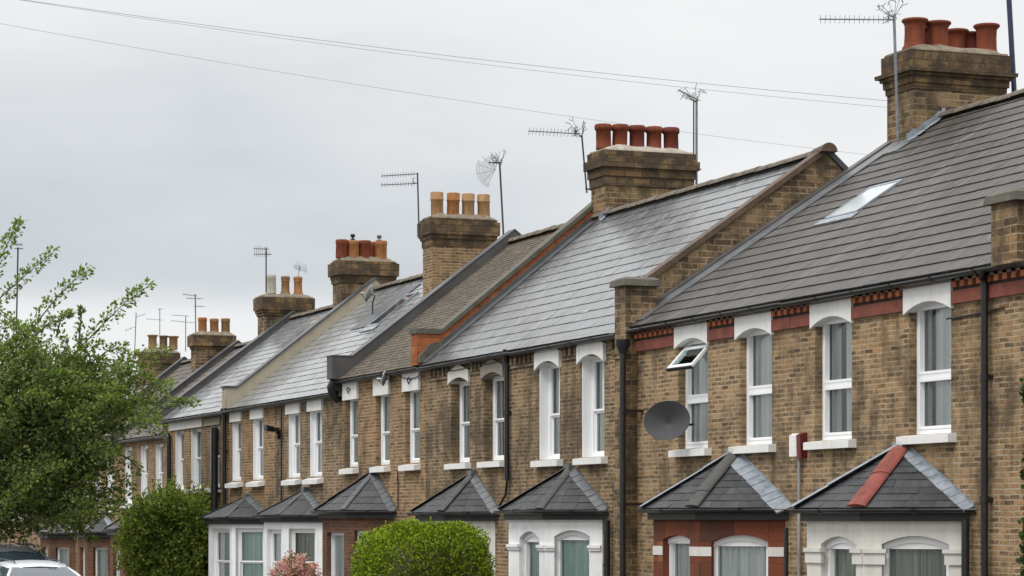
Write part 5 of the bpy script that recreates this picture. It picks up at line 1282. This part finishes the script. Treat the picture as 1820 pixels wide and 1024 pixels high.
# ------------------------------------------------------------------ ground
ys = [-3000, -60, 0, 20, 40, 54, 60, 66, 72, 76, 84, 92, 100, 110, 160, 3000]
def strip(name, mat, x0, x1, dz, y0=-3000, y1=3000, sides=None):
    m = MB(); yy = [y0] + [y for y in ys if y0 < y < y1] + [y1]
    for a, b in zip(yy, yy[1:]):
        m.quad((x0, a, gz(a) + dz), (x1, a, gz(a) + dz), (x1, b, gz(b) + dz), (x0, b, gz(b) + dz))
        if sides:
            for x in (x0, x1): m.quad((x, a, gz(a) + dz), (x, b, gz(b) + dz), (x, b, gz(b) + dz - sides), (x, a, gz(a) + dz - sides))
    return structure(name, m, mat)
strip('ground', 'dry_ground', -3000, 3000, -0.14)
strip('road', 'tarmac', 3.3, 11.3, -0.13, -200, 300)
strip('pavement', 'paving', 11.42, 13.2, 0.0, -200, 300, .2); strip('kerb', 'kerbstone', 11.3, 11.42, 0.004, -200, 300, .2)
strip('pavement', 'paving', 1.2, 3.18, 0.0, -200, 300, .2); strip('kerb', 'kerbstone', 3.18, 3.3, 0.004, -200, 300, .2)
strip('front_gardens', 'soil', 13.2, 16.4, -0.02, -200, 300, .15)

# ------------------------------------------------------------------ sky and light
SUN_EL, SUN_AZ = math.radians(52), math.radians(-118)      # azimuth of the bright part of the cloud, from +y towards +x
sd = Vector((math.sin(SUN_AZ) * math.cos(SUN_EL), math.cos(SUN_AZ) * math.cos(SUN_EL), math.sin(SUN_EL)))
w = bpy.data.worlds.new('World'); scene.world = w; w.use_nodes = True
nt = NT(w.node_tree)
tc = nt.n('ShaderNodeTexCoord').outputs['Generated']
sx = nt.n('ShaderNodeSeparateXYZ', {0: tc}).outputs
sky = nt.n('ShaderNodeTexSky', sky_type='NISHITA', sun_disc=False, sun_elevation=SUN_EL, sun_rotation=SUN_AZ)
zc = nt.math('MAXIMUM', sx[2], 0.0)
st = nt.vec(sx[0], sx[1], nt.math('MULTIPLY', zc, 3.2))
n1 = nt.noise(st, 4.5, 4, 0.5); n2 = nt.noise(st, 13.0, 4, 0.55)
# grey cloud bank low over the far end of the street
lx = nt.math('ADD', nt.math('MULTIPLY', sx[0], C), nt.math('MULTIPLY', sx[1], -S))      # across the view of the street
el = nt.n('ShaderNodeMapRange', {0: sx[2], 1: 0.074, 2: 0.094, 3: 0.0, 4: 1.0}, interpolation_type='SMOOTHSTEP').outputs[0]
el2 = nt.n('ShaderNodeMapRange', {0: sx[2], 1: 0.11, 2: 0.215, 3: 1.0, 4: 0.0}, interpolation_type='SMOOTHSTEP').outputs[0]
az = nt.n('ShaderNodeMapRange', {0: lx, 1: -0.02, 2: 0.12, 3: 1.0, 4: 0.1}, interpolation_type='SMOOTHSTEP').outputs[0]
bank = nt.math('MULTIPLY', nt.math('MULTIPLY', el, el2), az)
dk = nt.math('ADD', nt.math('MULTIPLY', bank, 0.82), nt.math('MULTIPLY', nt.math('SUBTRACT', n1, 0.48), 1.1))
dk = nt.math('ADD', dk, nt.math('MULTIPLY', nt.math('SUBTRACT', n2, 0.5), 0.35), clamp=True)
cloud = nt.ramp(dk, [(0.0, (0.86, 0.868, 0.872)), (0.3, (0.80, 0.817, 0.83)), (0.7, (0.665, 0.694, 0.722)), (1.0, (0.565, 0.6, 0.635))])
# overcast dome is brighter overhead than near the horizon
hi = nt.n('ShaderNodeMapRange', {0: sx[2], 1: 0.22, 2: 0.95, 3: 1.0, 4: 2.6}).outputs[0]
cl = nt.n('ShaderNodeMix', {0: 1.0, 6: cloud, 7: nt.vec(hi, hi, hi)}, data_type='RGBA', blend_type='MULTIPLY').outputs[2]
b1 = nt.n('ShaderNodeBackground', {'Color': cl, 'Strength': 1.0}).outputs[0]
b2 = nt.n('ShaderNodeBackground', {'Color': sky.outputs[0], 'Strength': 0.05}).outputs[0]
mx = nt.n('ShaderNodeMixShader', {0: 0.06, 1: b1, 2: b2}).outputs[0]
nt.n('ShaderNodeOutputWorld', {'Surface': mx})
sl = bpy.data.lights.new('Sun', 'SUN'); sl.energy = 1.5; sl.angle = math.radians(18); sl.color = (1.0, 0.965, 0.91)
so = bpy.data.objects.new('Sun', sl); COL.objects.link(so); so.rotation_euler = sd.to_track_quat('Z', 'Y').to_euler()

# ------------------------------------------------------------------ camera
cam = bpy.data.cameras.new('Camera'); co = bpy.data.objects.new('Camera', cam); COL.objects.link(co)
cam.sensor_width = 36.0; cam.lens = 36.0 * FPX / 1820.0; cam.shift_y = (HY - 512.0) / 1820.0
cam.clip_start = 0.5; cam.clip_end = 6000
co.location = (0, 0, HC); co.rotation_euler = (math.radians(90), 0, -TH)
scene.camera = co
scene.view_settings.view_transform = 'Standard'; scene.view_settings.look = 'None'; scene.view_settings.exposure = 0.12; scene.view_settings.gamma = 1.0
scene.cycles.max_bounces = 8; scene.cycles.transparent_max_bounces = 8
